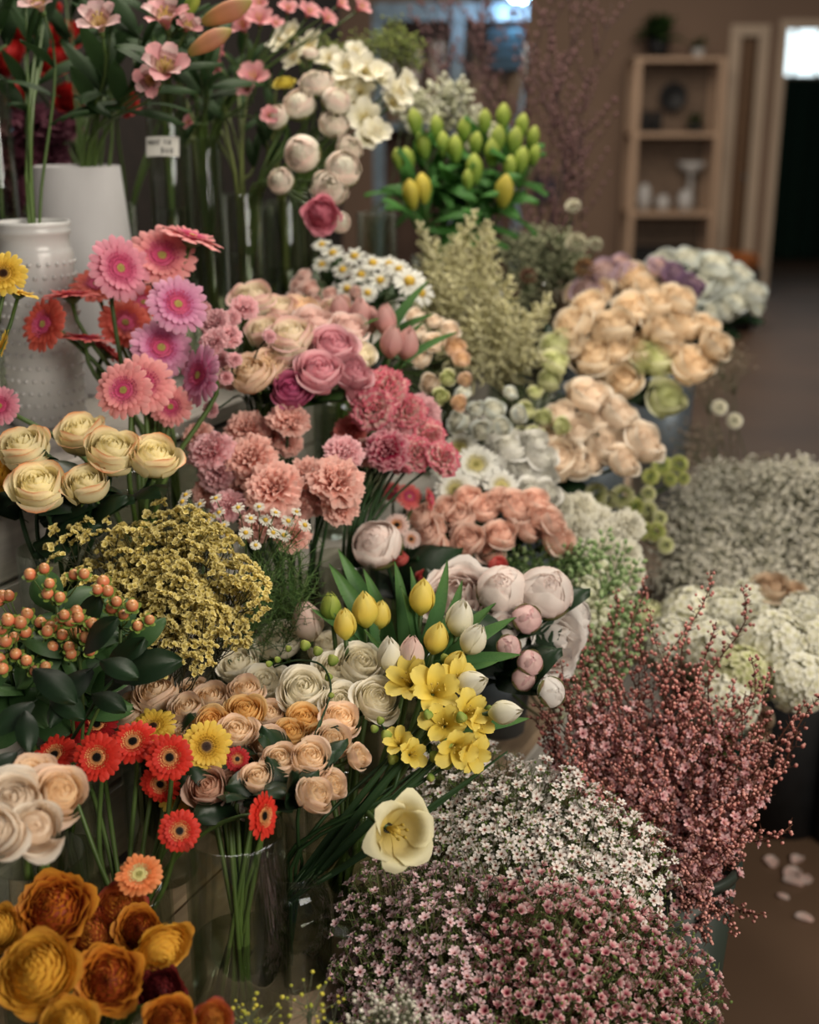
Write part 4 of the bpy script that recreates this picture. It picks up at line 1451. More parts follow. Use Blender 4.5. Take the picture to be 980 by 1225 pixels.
freesia('half-open yellow freesia spray leaning on the small peach roses', YF,
        [(476, 886, 20, 1.42, (-.3, .9)), (494, 902, 19, 1.41, (.4, .3))], [(462, 880, 7, 1.43, (-.3, 1)), (470, 908, 7, 1.42, (-.2, .3)), (448, 872, 5, 1.43, (-.4, 1)), (455, 862, 5, 1.43, (-.2, 1))], Vs['jar'], 1.42, F_YEL, F_BUDG,
        [(480, 915, 1.43), (476, 895, 1.43), (455, 865, 1.44)])
freesia('green freesia bud spray arching over the creamy white roses', 'green freesia buds',
        [], [(398, 790, 7, 1.44, (.1, 1)), (380, 779, 6, 1.44, (0, 1)), (365, 772, 6.5, 1.45, (-.1, 1)), (345, 776, 4, 1.46, (-.3, 1)), (332, 789, 4, 1.46, (-.8, .6)), (322, 794, 4, 1.46, (-1, .2)), (393, 810, 5, 1.44, (.3, 1)), (396, 832, 4, 1.43, (.4, 1))], Vs['jar'], 1.44, F_YEL, F_BUDG,
        [(384, 862, 1.42), (396, 825, 1.43), (385, 796, 1.44), (355, 790, 1.45), (328, 798, 1.46)])
for i, (x, y, x2, y2) in enumerate([(530, 880, 360, 1035), (560, 880, 365, 1040), (600, 890, 372, 1040), (505, 870, 350, 1040), (480, 890, 345, 1045), (540, 850, 358, 1045)]):
    root = thing('freesia_leaf', 'narrow dark green freesia leaf slanting down into the glass jar', 'leaf', tuple(P(x2, y2, 1.42)), 'freesia leaves in the jar')
    a, e = P(x2, y2 + 20, 1.42), P(x, y, 1.46)
    leaf_at(root, leaf_mesh(DKSTEM, 1, .018, 14, 'blade', 2), a, e - a, -FW + RT * .4 * (-1) ** i, (e - a).length, 'blade')

# carnations
cn = lambda c, v=0: K_carnation(c, v % 3)
bunch('carnation', 'carnation', 'salmon pink carnation right of the cream roses', 'salmon pink carnations', lambda i: cn(C_SALP if i in (5, 8, 9, 11) else C_SALM, i),
      [(295, 512, 25, 1.84, (-.1, .8)), (346, 501, 24, 1.82, (.2, 1.1)), (299, 548, 31, 1.76, (0, .5)), (328, 583, 33, 1.70, (0, .5)), (403, 574, 31, 1.70, (.3, .7)), (412, 540, 22, 1.76, (.3, .7)), (369, 567, 24, 1.76, (.1, .8)),
       (409, 606, 22, 1.72, (.5, -.1)), (251, 537, 27, 1.76, (-.4, .9)), (259, 566, 22, 1.76, (-.3, .1)), (288, 588, 18, 1.76, (0, .4)), (272, 604, 20, 1.72, (-.2, .5)), (310, 626, 22, 1.70, (-.1, .4)), (350, 640, 20, 1.68, (.1, .2)),
       (352, 607, 22, 1.74, (.1, .3)), (235, 520, 18, 1.84, (-.5, .8)), (345, 530, 16, 1.86, (0, .5)), (322, 520, 18, 1.86, (0, .6)), (270, 535, 20, 1.82, (-.2, .7)), (385, 595, 20, 1.76, (.2, .3)), (330, 606, 20, 1.74, (0, .2)), (245, 590, 16, 1.78, (-.3, .1))], Vs['salmon'], stem_r=.0022, stem_mat=DKSTEM)
bunch('carnation', 'carnation', 'pink-edged carnation on the dark-stemmed bunch', 'pink-edged carnations', lambda i: cn((C_PICO, C_PICO, C_PICO, C_SALP, C_CORALC, C_HOT, C_PICO, C_PICO, C_SALM, C_SALP)[i % 10], i),
      [(461, 462, 27, 1.90, (.1, .7)), (446, 488, 26, 1.86, (-.2, .6)), (487, 490, 22, 1.90, (.1, .6)), (505, 494, 24, 1.92, (.5, .4)), (417, 516, 20, 1.90, (-.4, .6)), (463, 538, 25, 1.82, (.0, .4)), (497, 542, 22, 1.84, (.2, .4)),
       (531, 547, 21, 1.84, (.7, .5)), (440, 540, 18, 1.86, (-.2, .4)), (478, 512, 20, 1.9, (.1, .6)), (430, 505, 18, 1.92, (-.3, .6)), (515, 520, 20, 1.9, (.5, .3)), (480, 548, 18, 1.88, (.1, .2))], Vs['pico'], stem_r=.0022, stem_mat=DKSTEM)
bunch('spray_carnation', 'carnation', 'small pink spray carnation beside the lilac-pink gerbera', 'pink spray carnations', lambda i: cn(C_SALP, i),
      [(256, 384, 18, 1.78), (272, 402, 17, 1.76), (255, 408, 18, 1.74), (280, 430, 10, 1.74), (323, 402, 9, 1.76), (293, 366, 18, 1.82), (262, 428, 12, 1.76), (240, 372, 14, 1.82), (276, 380, 13, 1.80), (252, 490, 10, 1.76), (270, 452, 9, 1.76)], Vs['mrose'], d=1.77, stem_r=.0014, stem_mat=DKSTEM)
for p, lb in (((490, 594, 18, 1.95, (.3, .3)), 'coral-pink gerbera behind the carnation stems'), ((515, 597, 16, 1.95, (1.2, .2, .4)), 'coral-pink gerbera turned sideways beside the white gerberas'), ((470, 588, 14, 1.98, (0, .4)), 'coral-pink gerbera partly hidden by dark stems')):
    flower('gerbera', 'gerbera', lb, 'coral gerberas behind the carnation stems', K_gerbera(G_CORALP, D_PINK, False), *p[:2], p[3], p[2], Vs['anem'], p[4], .0022)
for p, lb in (((475, 628, 17, 1.86, (0, .4)), 'small blush anemone-like flower under the coral gerberas'), ((492, 645, 13, 1.86, (.2, .3)), 'second small blush flower beside the blush peony')):
    flower('anemone', 'flower', lb, 'small blush flowers', K_gerbera(C_PALEP, D_DARK, False, 1), *p[:2], p[3], p[2], Vs['anem'], p[4], .002)
bunch('rosebud', 'rose', 'orange-pink rosebud among dark leaves below the peach garden roses', 'orange-pink rosebuds', rs(C_CORALC, .1, 0, False),
      [(479, 668, 11, 1.84), (524, 675, 13, 1.86), (596, 678, 14, 1.88), (505, 690, 9, 1.82)], Vs['anem'], d=1.85, leaves=2, leaf=LO, leaf_sc=.07)

# mixed roses, middle left
bunch('rose', 'rose', 'rose in the mixed pink and cream bunch', 'mixed pink and cream roses', lambda i: rs((C_CRPINK, C_PEACH, C_CRPINK, C_CRPINK, C_PALEP, C_PINKR, C_PINKR, C_PINKR, C_PALEP, C_MAG, C_CREAMW, C_PEACH, C_PALEP, C_CRPINK)[i % 14], .5, i % 3, False),
      [(302, 358, 26, 1.98, (0, .8)), (299, 449, 27, 1.84, (-.3, .5)), (349, 404, 28, 1.88, (-.1, .8)), (318, 398, 24, 1.94, (-.3, .7)), (376, 388, 25, 1.94, (.2, .8)), (399, 416, 27, 1.88, (.2, .4)), (383, 446, 28, 1.84, (.1, .4)), (421, 446, 23, 1.87, (.5, .3)),
       (416, 394, 24, 1.95, (.3, .8)), (349, 468, 24, 1.84, (0, .3)), (430, 424, 20, 1.93, (.7, .3)), (322, 440, 24, 1.86, (-.1, .4)), (281, 446, 22, 1.88, (-.6, .4)), (352, 440, 20, 1.88, (0, .5)), (332, 372, 24, 2.0, (0, .9)), (358, 372, 22, 2.02, (.1, .9)), (340, 425, 22, 1.87, (0, .5)), (404, 372, 20, 2.02, (.3, .9)), (372, 422, 22, 1.9, (.1, .5)), (428, 470, 16, 1.88, (.6, 0))], Vs['mrose'], stem_r=.003, leaves=1, leaf=LG, leaf_sc=.07)
bunch('tulip', 'tulip', 'dusty pink tulip right of the mixed roses', 'dusty pink tulips', K_tulip(T_PNK, 0, 1),
      [(407, 372, 13, 2.0, (-.1, 2)), (431, 376, 14, 2.0, (0, 2)), (462, 384, 14, 1.98, (.1, 2)), (468, 410, 15, 1.94, (.2, 1.6)), (487, 412, 15, 1.96, (.4, 1.6)), (444, 384, 12, 2.02, (0, 2))], Vs['ptulip'], stem_r=.003, leaves=1, leaf=TB, leaf_sc=.13)
bunch('spray_rose', 'rose', 'small peach spray rose left of the astilbe', 'peach spray roses', lambda i: rs((C_IVORY, C_LIME, C_PEACH)[(0, 0, 2, 0, 1, 2, 1, 0, 0, 2)[i % 10]], .4, i % 3, False),
      [(504, 430, 13), (519, 410, 14), (545, 416, 14), (514, 458, 13), (535, 452, 11), (552, 430, 12), (528, 474, 11), (500, 400, 13), (538, 395, 13), (556, 455, 10), (497, 378, 12), (520, 385, 11), (548, 482, 11), (512, 490, 10)], Vs['pspray'], d=2.06, stem_r=.0016)
bunch('lisianthus', 'flower', 'grey-white bud between the spray roses and white gerberas', 'grey-white buds in the middle', rs(C_BLUE, .3, 0, False),
      [(548, 505, 15), (570, 490, 12), (590, 490, 15), (600, 510, 13), (576, 515, 14), (555, 470, 11), (620, 495, 12), (610, 470, 10)], Vs['ud'], d=2.10, stem_r=.0018)
bunch('lisianthus', 'flower', 'cream bud with green base behind the ivory roses', 'cream buds behind the ivory roses', rs(C_LIME, .25, 1, False),
      [(657, 455, 16), (628, 492, 13), (640, 520, 13), (664, 434, 19), (650, 500, 12), (625, 520, 12), (640, 470, 10), (672, 510, 12)], Vs['vpink'], d=2.22, stem_r=.002)

# peach garden roses
bunch('rose', 'rose', 'peach garden rose above the peonies', 'peach garden roses', lambda i: rs(C_GARD, .55, i % 3, False),
      [(515, 640, 22), (560, 648, 22), (550, 620, 21), (600, 640, 20), (578, 608, 21), (618, 606, 22), (649, 618, 20), (667, 645, 22), (632, 634, 18), (535, 610, 18), (598, 600, 18), (640, 600, 18), (503, 618, 17), (560, 598, 18), (588, 660, 16), (660, 625, 18), (525, 655, 16)], Vs['proses'], d=1.98, stem_r=.003, leaves=1, leaf=LO, leaf_sc=.07)
bunch('carnation', 'carnation', 'white carnation right of the peach garden roses', 'white carnations', lambda i: cn(BALLW, i),
      [(690, 610, 24), (713, 624, 24), (736, 642, 24), (754, 627, 20), (749, 664, 22), (757, 688, 20), (722, 660, 24), (686, 633, 22), (735, 678, 20), (700, 645, 20), (668, 606, 18)], Vs['swhite'], d=2.12, stem_r=.0022)
bunch('lisianthus', 'flower', 'greenish white bloom at the aisle end behind white carnations', 'greenish white blooms by the aisle', lambda i: K_ball(BALLG if i in (3, 5, 7) else H_GRN, 0),
      [(712, 592, 16), (744, 594, 16), (775, 610, 13), (785, 636, 13), (797, 652, 11), (760, 606, 12), (728, 598, 12), (770, 634, 12), (790, 620, 10), (776, 590, 10)], Vs['ty'], d=2.24, stem_r=.002)
bunch('button_mum', 'flower', 'small green button flower under the ivory roses', 'green button flowers', K_ball(BALLG, 0),
      [(792, 557, 13), (813, 555, 12), (778, 570, 11), (802, 573, 9), (818, 572, 8)], Vs['ty'], d=2.34, stem_r=.0016)
# white gerberas
for x, y, r, d, fc, lb in [(545, 586, 28, 2.02, (-.1, .4), 'white gerbera with clear tan eye, lowest on the left side'), (570, 556, 30, 2.06, (0, .6), 'white gerbera above and between the two lower ones'), (600, 582, 25, 2.04, (.3, .3), 'white gerbera beside the white roses, small yellow eye'),
                           (550, 535, 26, 2.10, (-.2, .8), 'white gerbera at the top of the white group'), (533, 562, 22, 2.10, (-.5, .4), 'white gerbera touching the pink-edged carnation')]:
    flower('gerbera', 'gerbera', lb, 'white gerberas', K_gerbera(G_WHITE, D_GRN, False, x % 2), x, y, d, r, Vs['ud'], fc, .003)
bunch('rose', 'rose', 'white rose between white gerberas and ivory roses', 'white roses behind the white gerberas', rs(C_WHITE, .6, 1, False),
      [(609, 536, 24), (630, 562, 24), (585, 520, 20), (646, 546, 20), (622, 585, 20), (590, 550, 18), (650, 572, 18), (640, 530, 18), (560, 512, 16), (612, 560, 20), (655, 590, 16), (636, 590, 18)], Vs['ud'], d=2.12, stem_r=.003)
bunch('rose', 'rose', 'ivory rose with blush heart on the aisle side', 'ivory roses', lambda i: rs(C_IVORY, .5, i % 3, False),
      [(704, 474, 25), (738, 496, 24), (690, 518, 25), (724, 534, 26), (769, 530, 26), (667, 552, 28), (670, 496, 19), (655, 525, 18), (712, 505, 20), (690, 555, 20), (745, 552, 20), (705, 552, 18), (650, 548, 18)], Vs['vpink'], d=2.22, stem_r=.003, leaves=2, leaf=LO, leaf_sc=.10)
bunch('rose', 'rose', 'far peach rose in the round bunch by the aisle', 'far peach roses', lambda i: rs((C_LIME if i in (9, 10, 7) else C_FAR), .45, i % 3, False),
      [(686, 390, 24), (733, 392, 27), (760, 370, 25), (810, 360, 23), (816, 388, 25), (711, 428, 27), (745, 458, 22), (783, 428, 27), (826, 438, 26), (797, 478, 24), (664, 412, 18), (855, 412, 21), (760, 420, 24), (790, 395, 22), (705, 365, 20), (845, 392, 18), (728, 450, 20), (685, 412, 20), (785, 365, 20), (840, 430, 18), (735, 418, 20), (800, 415, 20)], Vs['wpeach'], d=2.42, stem_r=.003, leaves=1, leaf=LO, leaf_sc=.09)
bunch('rose', 'rose', 'lilac-tinted rose behind the far peach roses', 'lilac and purple roses', lambda i: rs((C_LILAC, C_FAR, C_PURPLE, C_PURPLE, C_LILAC, C_FAR, C_LILAC, C_FAR)[i % 8], .6, i % 3, False),
      [(724, 328, 21), (757, 334, 22), (805, 330, 18), (828, 342, 16), (742, 318, 16), (772, 348, 22), (702, 345, 18), (716, 350, 18), (788, 320, 14), (690, 352, 16)], Vs['lav'], d=2.66, stem_r=.003)
bunch('rose', 'rose', 'blue-white rose in the furthest bunch', 'blue-white roses', lambda i: rs(C_BLUE, .5, i % 3, False),
      [(792, 316, 19), (823, 312, 19), (856, 318, 20), (838, 342, 19), (868, 342, 21), (900, 352, 19), (868, 370, 17), (850, 374, 15), (884, 330, 17), (845, 328, 14), (812, 326, 14), (880, 360, 16), (825, 360, 14), (905, 368, 11)], Vs['blue'], d=2.88, stem_r=.003, leaves=2, leaf=LO, leaf_sc=.09)

# hydrangeas at the aisle
bunch('hydrangea', 'hydrangea', 'white hydrangea head in the green floor bucket', 'white hydrangeas', lambda i: K_hydrangea((H_WHT, H_GRN)[1 if i in (3, 5) else 0], 0),
      [(826, 738, 40, 2.18), (930, 772, 46, 2.02), (905, 722, 36, 2.16), (890, 805, 34, 1.98), (960, 740, 36, 2.12), (770, 745, 30, 2.2), (870, 838, 42, 1.98), (958, 815, 40, 1.98), (850, 775, 40, 2.06), (800, 770, 36, 2.1), (745, 770, 28, 2.16), (870, 735, 36, 2.16), (985, 770, 36, 2.04)], Vs['hydr'], d=2.06, stem_r=.0035)
bunch('rose', 'rose', 'tan rose among the white hydrangeas', 'tan roses among the hydrangeas', rs(H_TAN, .7, 0, False),
      [(922, 704, 22), (972, 757, 22), (948, 712, 18), (976, 790, 18), (905, 865, 18)], Vs['hydr'], d=2.12, stem_r=.003)

# upper back row
bunch('ranunculus', 'ranunculus', 'white-green ranunculus nodding on a curved stem', 'white ranunculus above the glass vases', lambda i: K_peony(R_WH, i % 2, (.62, .5, .75)[i % 3]) if i not in (8, 10) else K_ranunculus(R_PK if i == 8 else L_YELB, 0, True, .3),
      [(333, 141, 15, 2.12, (-.6, .3)), (379, 101, 20, 2.12, (0, .8)), (402, 122, 18, 2.10, (.4, .5)), (359, 127, 20, 2.12, (-.2, .6)), (399, 148, 18, 2.10, (.2, .3)), (362, 184, 22, 2.06, (-.2, -.1)), (410, 203, 22, 2.05, (.4, .3)), (394, 226, 22, 2.04, (.1, .1)),
       (384, 258, 22, 2.02, (.0, -.4)), (337, 217, 16, 2.08, (-.4, .1)), (340, 98, 13, 2.16, (-.1, 1)), (407, 266, 13, 2.04, (.6, -.2)), (372, 66, 10, 2.16, (0, 1)), (418, 178, 16, 2.1, (.5, .2))], Vs['franu'], stem_r=.0022, stem_mat=GREEN)
bunch('freesia', 'freesia', 'white freesia head above the white-green ranunculus', 'white freesias', K_trumpet(F_WHT, 0),
      [(337, 48, 18), (370, 55, 18), (395, 70, 15), (415, 82, 20), (438, 84, 20), (455, 90, 16), (430, 108, 18), (410, 100, 16), (436, 142, 20), (420, 128, 18), (450, 158, 16), (440, 165, 14), (476, 112, 18), (486, 98, 14), (470, 124, 14), (352, 70, 14), (348, 40, 14), (425, 62, 13)], Vs['freesia_w'], d=2.28, stem_r=.0018, spread=1.2)
bunch('lily_bud', 'lily', 'closed green lily bud in the tall bunch', 'green lily buds', lambda i: K_bud(L_YELB if i in (9, 10, 11) else L_BUD),
      [(496, 146, 9), (522, 152, 8), (545, 178, 9), (506, 174, 9), (488, 190, 8), (568, 202, 10), (595, 166, 9), (570, 172, 8), (588, 182, 9), (604, 228, 11), (492, 232, 10), (506, 225, 10), (624, 192, 9), (616, 168, 9), (602, 140, 9), (638, 165, 8), (530, 172, 8), (556, 155, 8),
       (476, 190, 7), (625, 150, 8), (580, 145, 8), (610, 200, 8), (640, 185, 7), (560, 215, 7)], Vs['lily'], d=2.46, stem_r=.0022, stem_mat=GREEN, leaves=4, leaf=leaf_mesh(petal_mat('lily leaf', [(0, '#3c6c30'), (1, '#4f8240')], trans=.25, namt=.3), 1, .14, 25, var=2), leaf_sc=.11, lift=2.2, spread=.5)
bunch('daisy', 'daisy', 'white daisy with tan eye in the back cluster', 'white daisies below the lily buds', lambda i: K_daisy(G_WHITE, i % 3),
      [(490, 336, 21, 2.14, (.1, .4)), (504, 350, 18, 2.14, (.5, .3)), (466, 316, 17, 2.2, (0, .8)), (446, 314, 16, 2.2, (0, .8)), (424, 306, 16, 2.22, (-.1, .9)), (398, 302, 15, 2.24, (-.2, .9)), (478, 322, 17, 2.18, (.2, .7)), (455, 335, 15, 2.18, (0, .5)), (432, 328, 15, 2.2, (-.1, .6)),
       (410, 322, 14, 2.22, (-.2, .6)), (385, 316, 13, 2.25, (-.3, .7)), (385, 292, 13, 2.28, (-.2, 1)), (440, 350, 13, 2.16, (0, .3)), (415, 345, 13, 2.18, (-.1, .3))], Vs['kdaisy'], stem_r=.0016, leaves=2, leaf=LG, leaf_sc=.05)
bunch('spray_rose', 'rose', 'tiny blush spray rose below the white daisies', 'blush spray roses', rs(C_PALEP, .4, 0, False), [(372, 345, 11), (358, 340, 12), (352, 356, 12), (395, 352, 10), (412, 362, 10), (425, 350, 9), (365, 330, 10), (378, 362, 10)], Vs['kdaisy'], d=2.16, stem_r=.0014)
bunch('freesia', 'freesia', 'pink freesia blossom at the top, under pink lily buds', 'pink freesias along the top', K_trumpet(A_PNK, 1),
      [(290, 30, 15), (310, 22, 15), (258, 80, 13), (303, 92, 17), (295, 105, 12), (262, 62, 12), (370, 14, 13), (392, 22, 11), (432, 8, 12), (345, 10, 11), (310, 4, 12), (280, 10, 12), (408, 4, 10), (330, 28, 9), (322, 138, 10), (226, 146, 8)], Vs['mid'], d=2.16, stem_r=.0016, spread=1.4)

# alstroemeria in the grey-white and hobnail vases
AL = leaf_mesh(petal_mat('alstroemeria leaf', [(0, '#21361b'), (1, '#324a28')], trans=.25, rough=.6, spec=.2, namt=.3), 1, .15, 20, var=4)
for x, y, r, d, fc, cm, V, lb in [
        (118, 24, 19, 1.96, (0, .6), A_PAL, 'tap', 'pale pink alstroemeria flower, upper left over the white vases'),
        (197, 18, 20, 1.98, (-.1, .9), A_PNK, 'tap', 'pink alstroemeria with long petals at the top border'),
        (198, 78, 20, 1.94, (.3, .4), A_PNK, 'tap', 'pink alstroemeria hanging over the price card'),
        (180, 95, 14, 1.96, (-.2, -.3), A_PNK, 'tap', 'smaller pink alstroemeria below the hanging one'),
        (45, 2, 16, 1.98, (-.2, .6), A_PAL, 'hob', 'pale alstroemeria cut by the top border'),
        (225, 30, 12, 1.98, (.5, .6), A_PNK, 'tap', 'pink alstroemeria half hidden behind the lily buds')]:
    flower('alstroemeria', 'alstroemeria', lb, 'alstroemerias in the white vases', K_trumpet(cm, 2, True, 6, A_MRK), x, y, d - .10, r * 1.5, Vs[V], fc, .0024, GREEN, 3, AL, .09, bow=.1)
for x, y, r, d, fc, lb in [(252, 50, 11, 1.92, (1.3, .6, .3), 'pink-orange lily bud pointing right, lower of the two'), (272, 14, 12, 1.94, (1.5, .5, .3), 'longest pink-orange lily bud at the top border'), (228, 8, 8, 1.95, (.9, .8), 'green lily bud behind the pink-orange buds')]:
    flower('lily_bud', 'lily', lb, 'pink-orange lily buds', K_bud(L_PNKB if r > 8 else L_BUD, L=3.4), x, y, d - .06, r, Vs['tag'], fc, .0026, GREEN, 2, AL, .10)
# leafy stems filling the top-left corner
rr = random.Random(11)
SH = [(rr.uniform(8, 250), rr.uniform(-30, 90)) for _ in range(26)]
SHL = row_labels(SH, 'leafy alstroemeria shoot in the back row of tall vases')
for i, (x, y) in enumerate(SH):
    V = Vs['left' if x < 25 else 'hob' if x < 60 else 'tap' if x < 165 else 'tag' if x < 215 else 'mid']
    d = rr.uniform(1.98, 2.3)
    top = P(x, y, d)
    pts = stem_path(top, (rr.uniform(-.2, .2), 0, 1), V, rr)
    root = thing('alstroemeria_shoot', SHL[i], 'shoot', tuple(pts[-1]), 'leafy shoots in the back row')
    b = Buf()
    off = pts[-1]
    b.tube([p - off for p in pts], [.0018 + .0002 * k for k in range(len(pts))], 6)
    mk('stem', b.mesh('stem', [GREEN]), root, Matrix.Translation(off))
    for k in range(4):
        j = rr.choice([0, 0, 1, 2, 3])
        a = rr.random() * 6.28
        leaf_at(root, AL, pts[j], (math.cos(a) * .7, math.sin(a) * .7, rr.uniform(.0, 1.5)), (0, -.6, 1), rr.uniform(.07, .11))
VS_ = [(rr.uniform(205, 360), rr.uniform(60, 190)) for _ in range(20)]
VL = row_labels(VS_, 'olive green stem between the tall glass vases')
for i, (x, y) in enumerate(VS_):
    V = Vs['mid' if x < 250 else 'franu' if x < 310 else 'bk1']
    top = P(x, y, rr.uniform(2.25, 2.4))
    pts = stem_path(top, (.2, 0, 1), V, rr)
    root = thing('green_shoot', VL[i], 'shoot', tuple(pts[-1]), 'olive shoots between the vases')
    b = Buf()
    off = pts[-1]
    b.tube([p - off for p in pts], [.0020 + .0002 * k for k in range(len(pts))], 6)
    mk('stem', b.mesh('stem', [petal_mat('olive stem', [(0, '#4a5426'), (1, '#66703a')], trans=0)]), root, Matrix.Translation(off))
    for k in range(3):
        a = rr.random() * 6.28
        leaf_at(root, AL, pts[rr.choice([0, 1, 2])], (math.cos(a) * .5, math.sin(a) * .5, rr.uniform(.3, 1.5)), (0, -.6, 1), rr.uniform(.04, .07))
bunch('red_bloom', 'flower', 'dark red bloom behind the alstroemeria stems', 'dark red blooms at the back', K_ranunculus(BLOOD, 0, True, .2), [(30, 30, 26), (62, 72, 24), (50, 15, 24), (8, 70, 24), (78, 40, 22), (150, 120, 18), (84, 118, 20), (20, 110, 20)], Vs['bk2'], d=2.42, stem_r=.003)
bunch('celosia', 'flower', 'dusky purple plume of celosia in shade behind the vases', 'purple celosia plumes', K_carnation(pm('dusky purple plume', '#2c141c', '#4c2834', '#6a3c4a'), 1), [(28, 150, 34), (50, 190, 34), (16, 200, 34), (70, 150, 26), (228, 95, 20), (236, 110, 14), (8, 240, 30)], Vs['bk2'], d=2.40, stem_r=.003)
# ---------------------------------------------------------------- sprays: heads built once, carried by many stems
def inpoly(x, y, pl):
    c = False
    j = len(pl) - 1
    for i in range(len(pl)):
        xi, yi = pl[i]
        xj, yj = pl[j]
        if (yi > y) != (yj > y) and x < (xj - xi) * (y - yi) / (yj - yi) + xi:
            c = not c
        j = i
    return c


def scatter(pl, step, rr, jit=.5):
    x0, x1 = min(p[0] for p in pl), max(p[0] for p in pl)
    y0, y1 = min(p[1] for p in pl), max(p[1] for p in pl)
    out = []
    y = y0 + step * .3
    k = 0
    while y < y1:
        x = x0 + step * (.25 + .5 * (k % 2))
        while x < x1:
            a, b_ = x + rr.uniform(-jit, jit) * step, y + rr.uniform(-jit, jit) * step
            if inpoly(a, b_, pl):
                out.append((a, b_))
            x += step
        y += step * .87
        k += 1
    return out


def join_at(b, me_buf, M):
    b0 = len(b.v)
    b.v += [tuple(M @ Vector(p)) for p in me_buf.v]
    b.t += me_buf.t
    b.f += [tuple(b0 + x for x in f) for f in me_buf.f]
    b.m += me_buf.m


def floret5(cup=.25, n=5):
    b = Buf()
    for i in range(n):
        b.petal(rz(2 * PI * i / n), L=.80, W=.31, a0=35 + cup * 60, a1=5 + cup * 50, cup=.10, nu=3, nv=2, wide=.6, tip=.6, base=.4, r0=.2, t=(.42, 1))
    b.lathe([(.34, .13), (.28, .05), (.12, .0), (0, -.01)], 8, t=[.40, .2, .05, 0])
    b.lathe([(.08, -.35), (.2, -.2), (.27, .08)], 6, t=[.8, .7, .6])
    return b


NEEDLE = petal_mat('waxflower needle leaf', [(0, '#4c6034'), (1, '#6d8044')], trans=.1, namt=.4)


def wax_head(color, var, cup, L=.11, rad=.045, nfl=16, fr=.0068):
    rr = random.Random(var * 5 + 1)
    tw, lv = Buf(), Buf()
    tw.tube([(0, 0, 0), (rr.uniform(-.005, .005), rr.uniform(-.005, .005), L * .5), (0, 0, L * .85)], [.0014, .0011, .0008], 4, t=(.3, .6))
    fl = []
    for i in range(nfl):
        a = i * 2.4 + rr.uniform(-.3, .3)
        k = math.sqrt((i + .5) / nfl)
        tip = Vector((math.cos(a) * rad * k, math.sin(a) * rad * k, L * (1 - .38 * k * k) + rr.uniform(-.008, .008)))
        st = Vector((0, 0, L * rr.uniform(.15, .6)))
        mid = (st + tip) / 2 + Vector((math.cos(a), math.sin(a), -.2)) * .006
        tw.tube([st, mid, tip], [.0008, .0006, .0005], 3, t=(.4, .8), cap=False)
        n = (tip - Vector((0, 0, L * .25))).normalized() + Vector((rr.uniform(-.5, .5), rr.uniform(-.5, .5), rr.uniform(-.3, .5)))
        fl.append((tip, n.normalized(), rr.random() * 6, fr * rr.uniform(.75, 1.12)))
        for q in range(3):
            lp = mid.lerp(tip, rr.random())
            dr = Vector((rr.uniform(-1, 1), rr.uniform(-1, 1), rr.uniform(.1, 1.2))).normalized()
            e = lp + dr * rr.uniform(.010, .018)
            lv.tube([lp, e], [.0007, .0002], 3, cap=False)
        if rr.random() < .5:
            lv.blob(tip + Vector((rr.uniform(-.008, .008), rr.uniform(-.008, .008), .002)), .0019, t=.8, n=5, rings=3, sq=1.2)
    return tw, lv, fl


def wax_set(nm, color, cup, nv=4, **k):
    out = []
    F5 = floret5(cup)
    fm = F5.mesh('floret', [color])
    for v in range(nv):
        tw, lv, fl = wax_head(color, v, cup, **k)
        al = Buf()
        for p, n, s_, r in fl:
            join_at(al, F5, basis(p, n, s_, r))
        out.append(dict(tw=tw.mesh('twigs', [TWIGG]), lv=lv.mesh('leaves', [NEEDLE]), fl=fl, al=al.mesh('florets', [color]), fm=fm, L=k.get('L', .11)))
    return out


TWIGG = petal_mat('olive brown twig', [(0, '#4e3a2a'), (1, '#5f6a3c')], trans=0, namt=.4)


SECT = (('top left part', 'top middle part', 'top right part'), ('left side', 'middle', 'right side'), ('bottom left part', 'bottom middle part', 'bottom right part'))


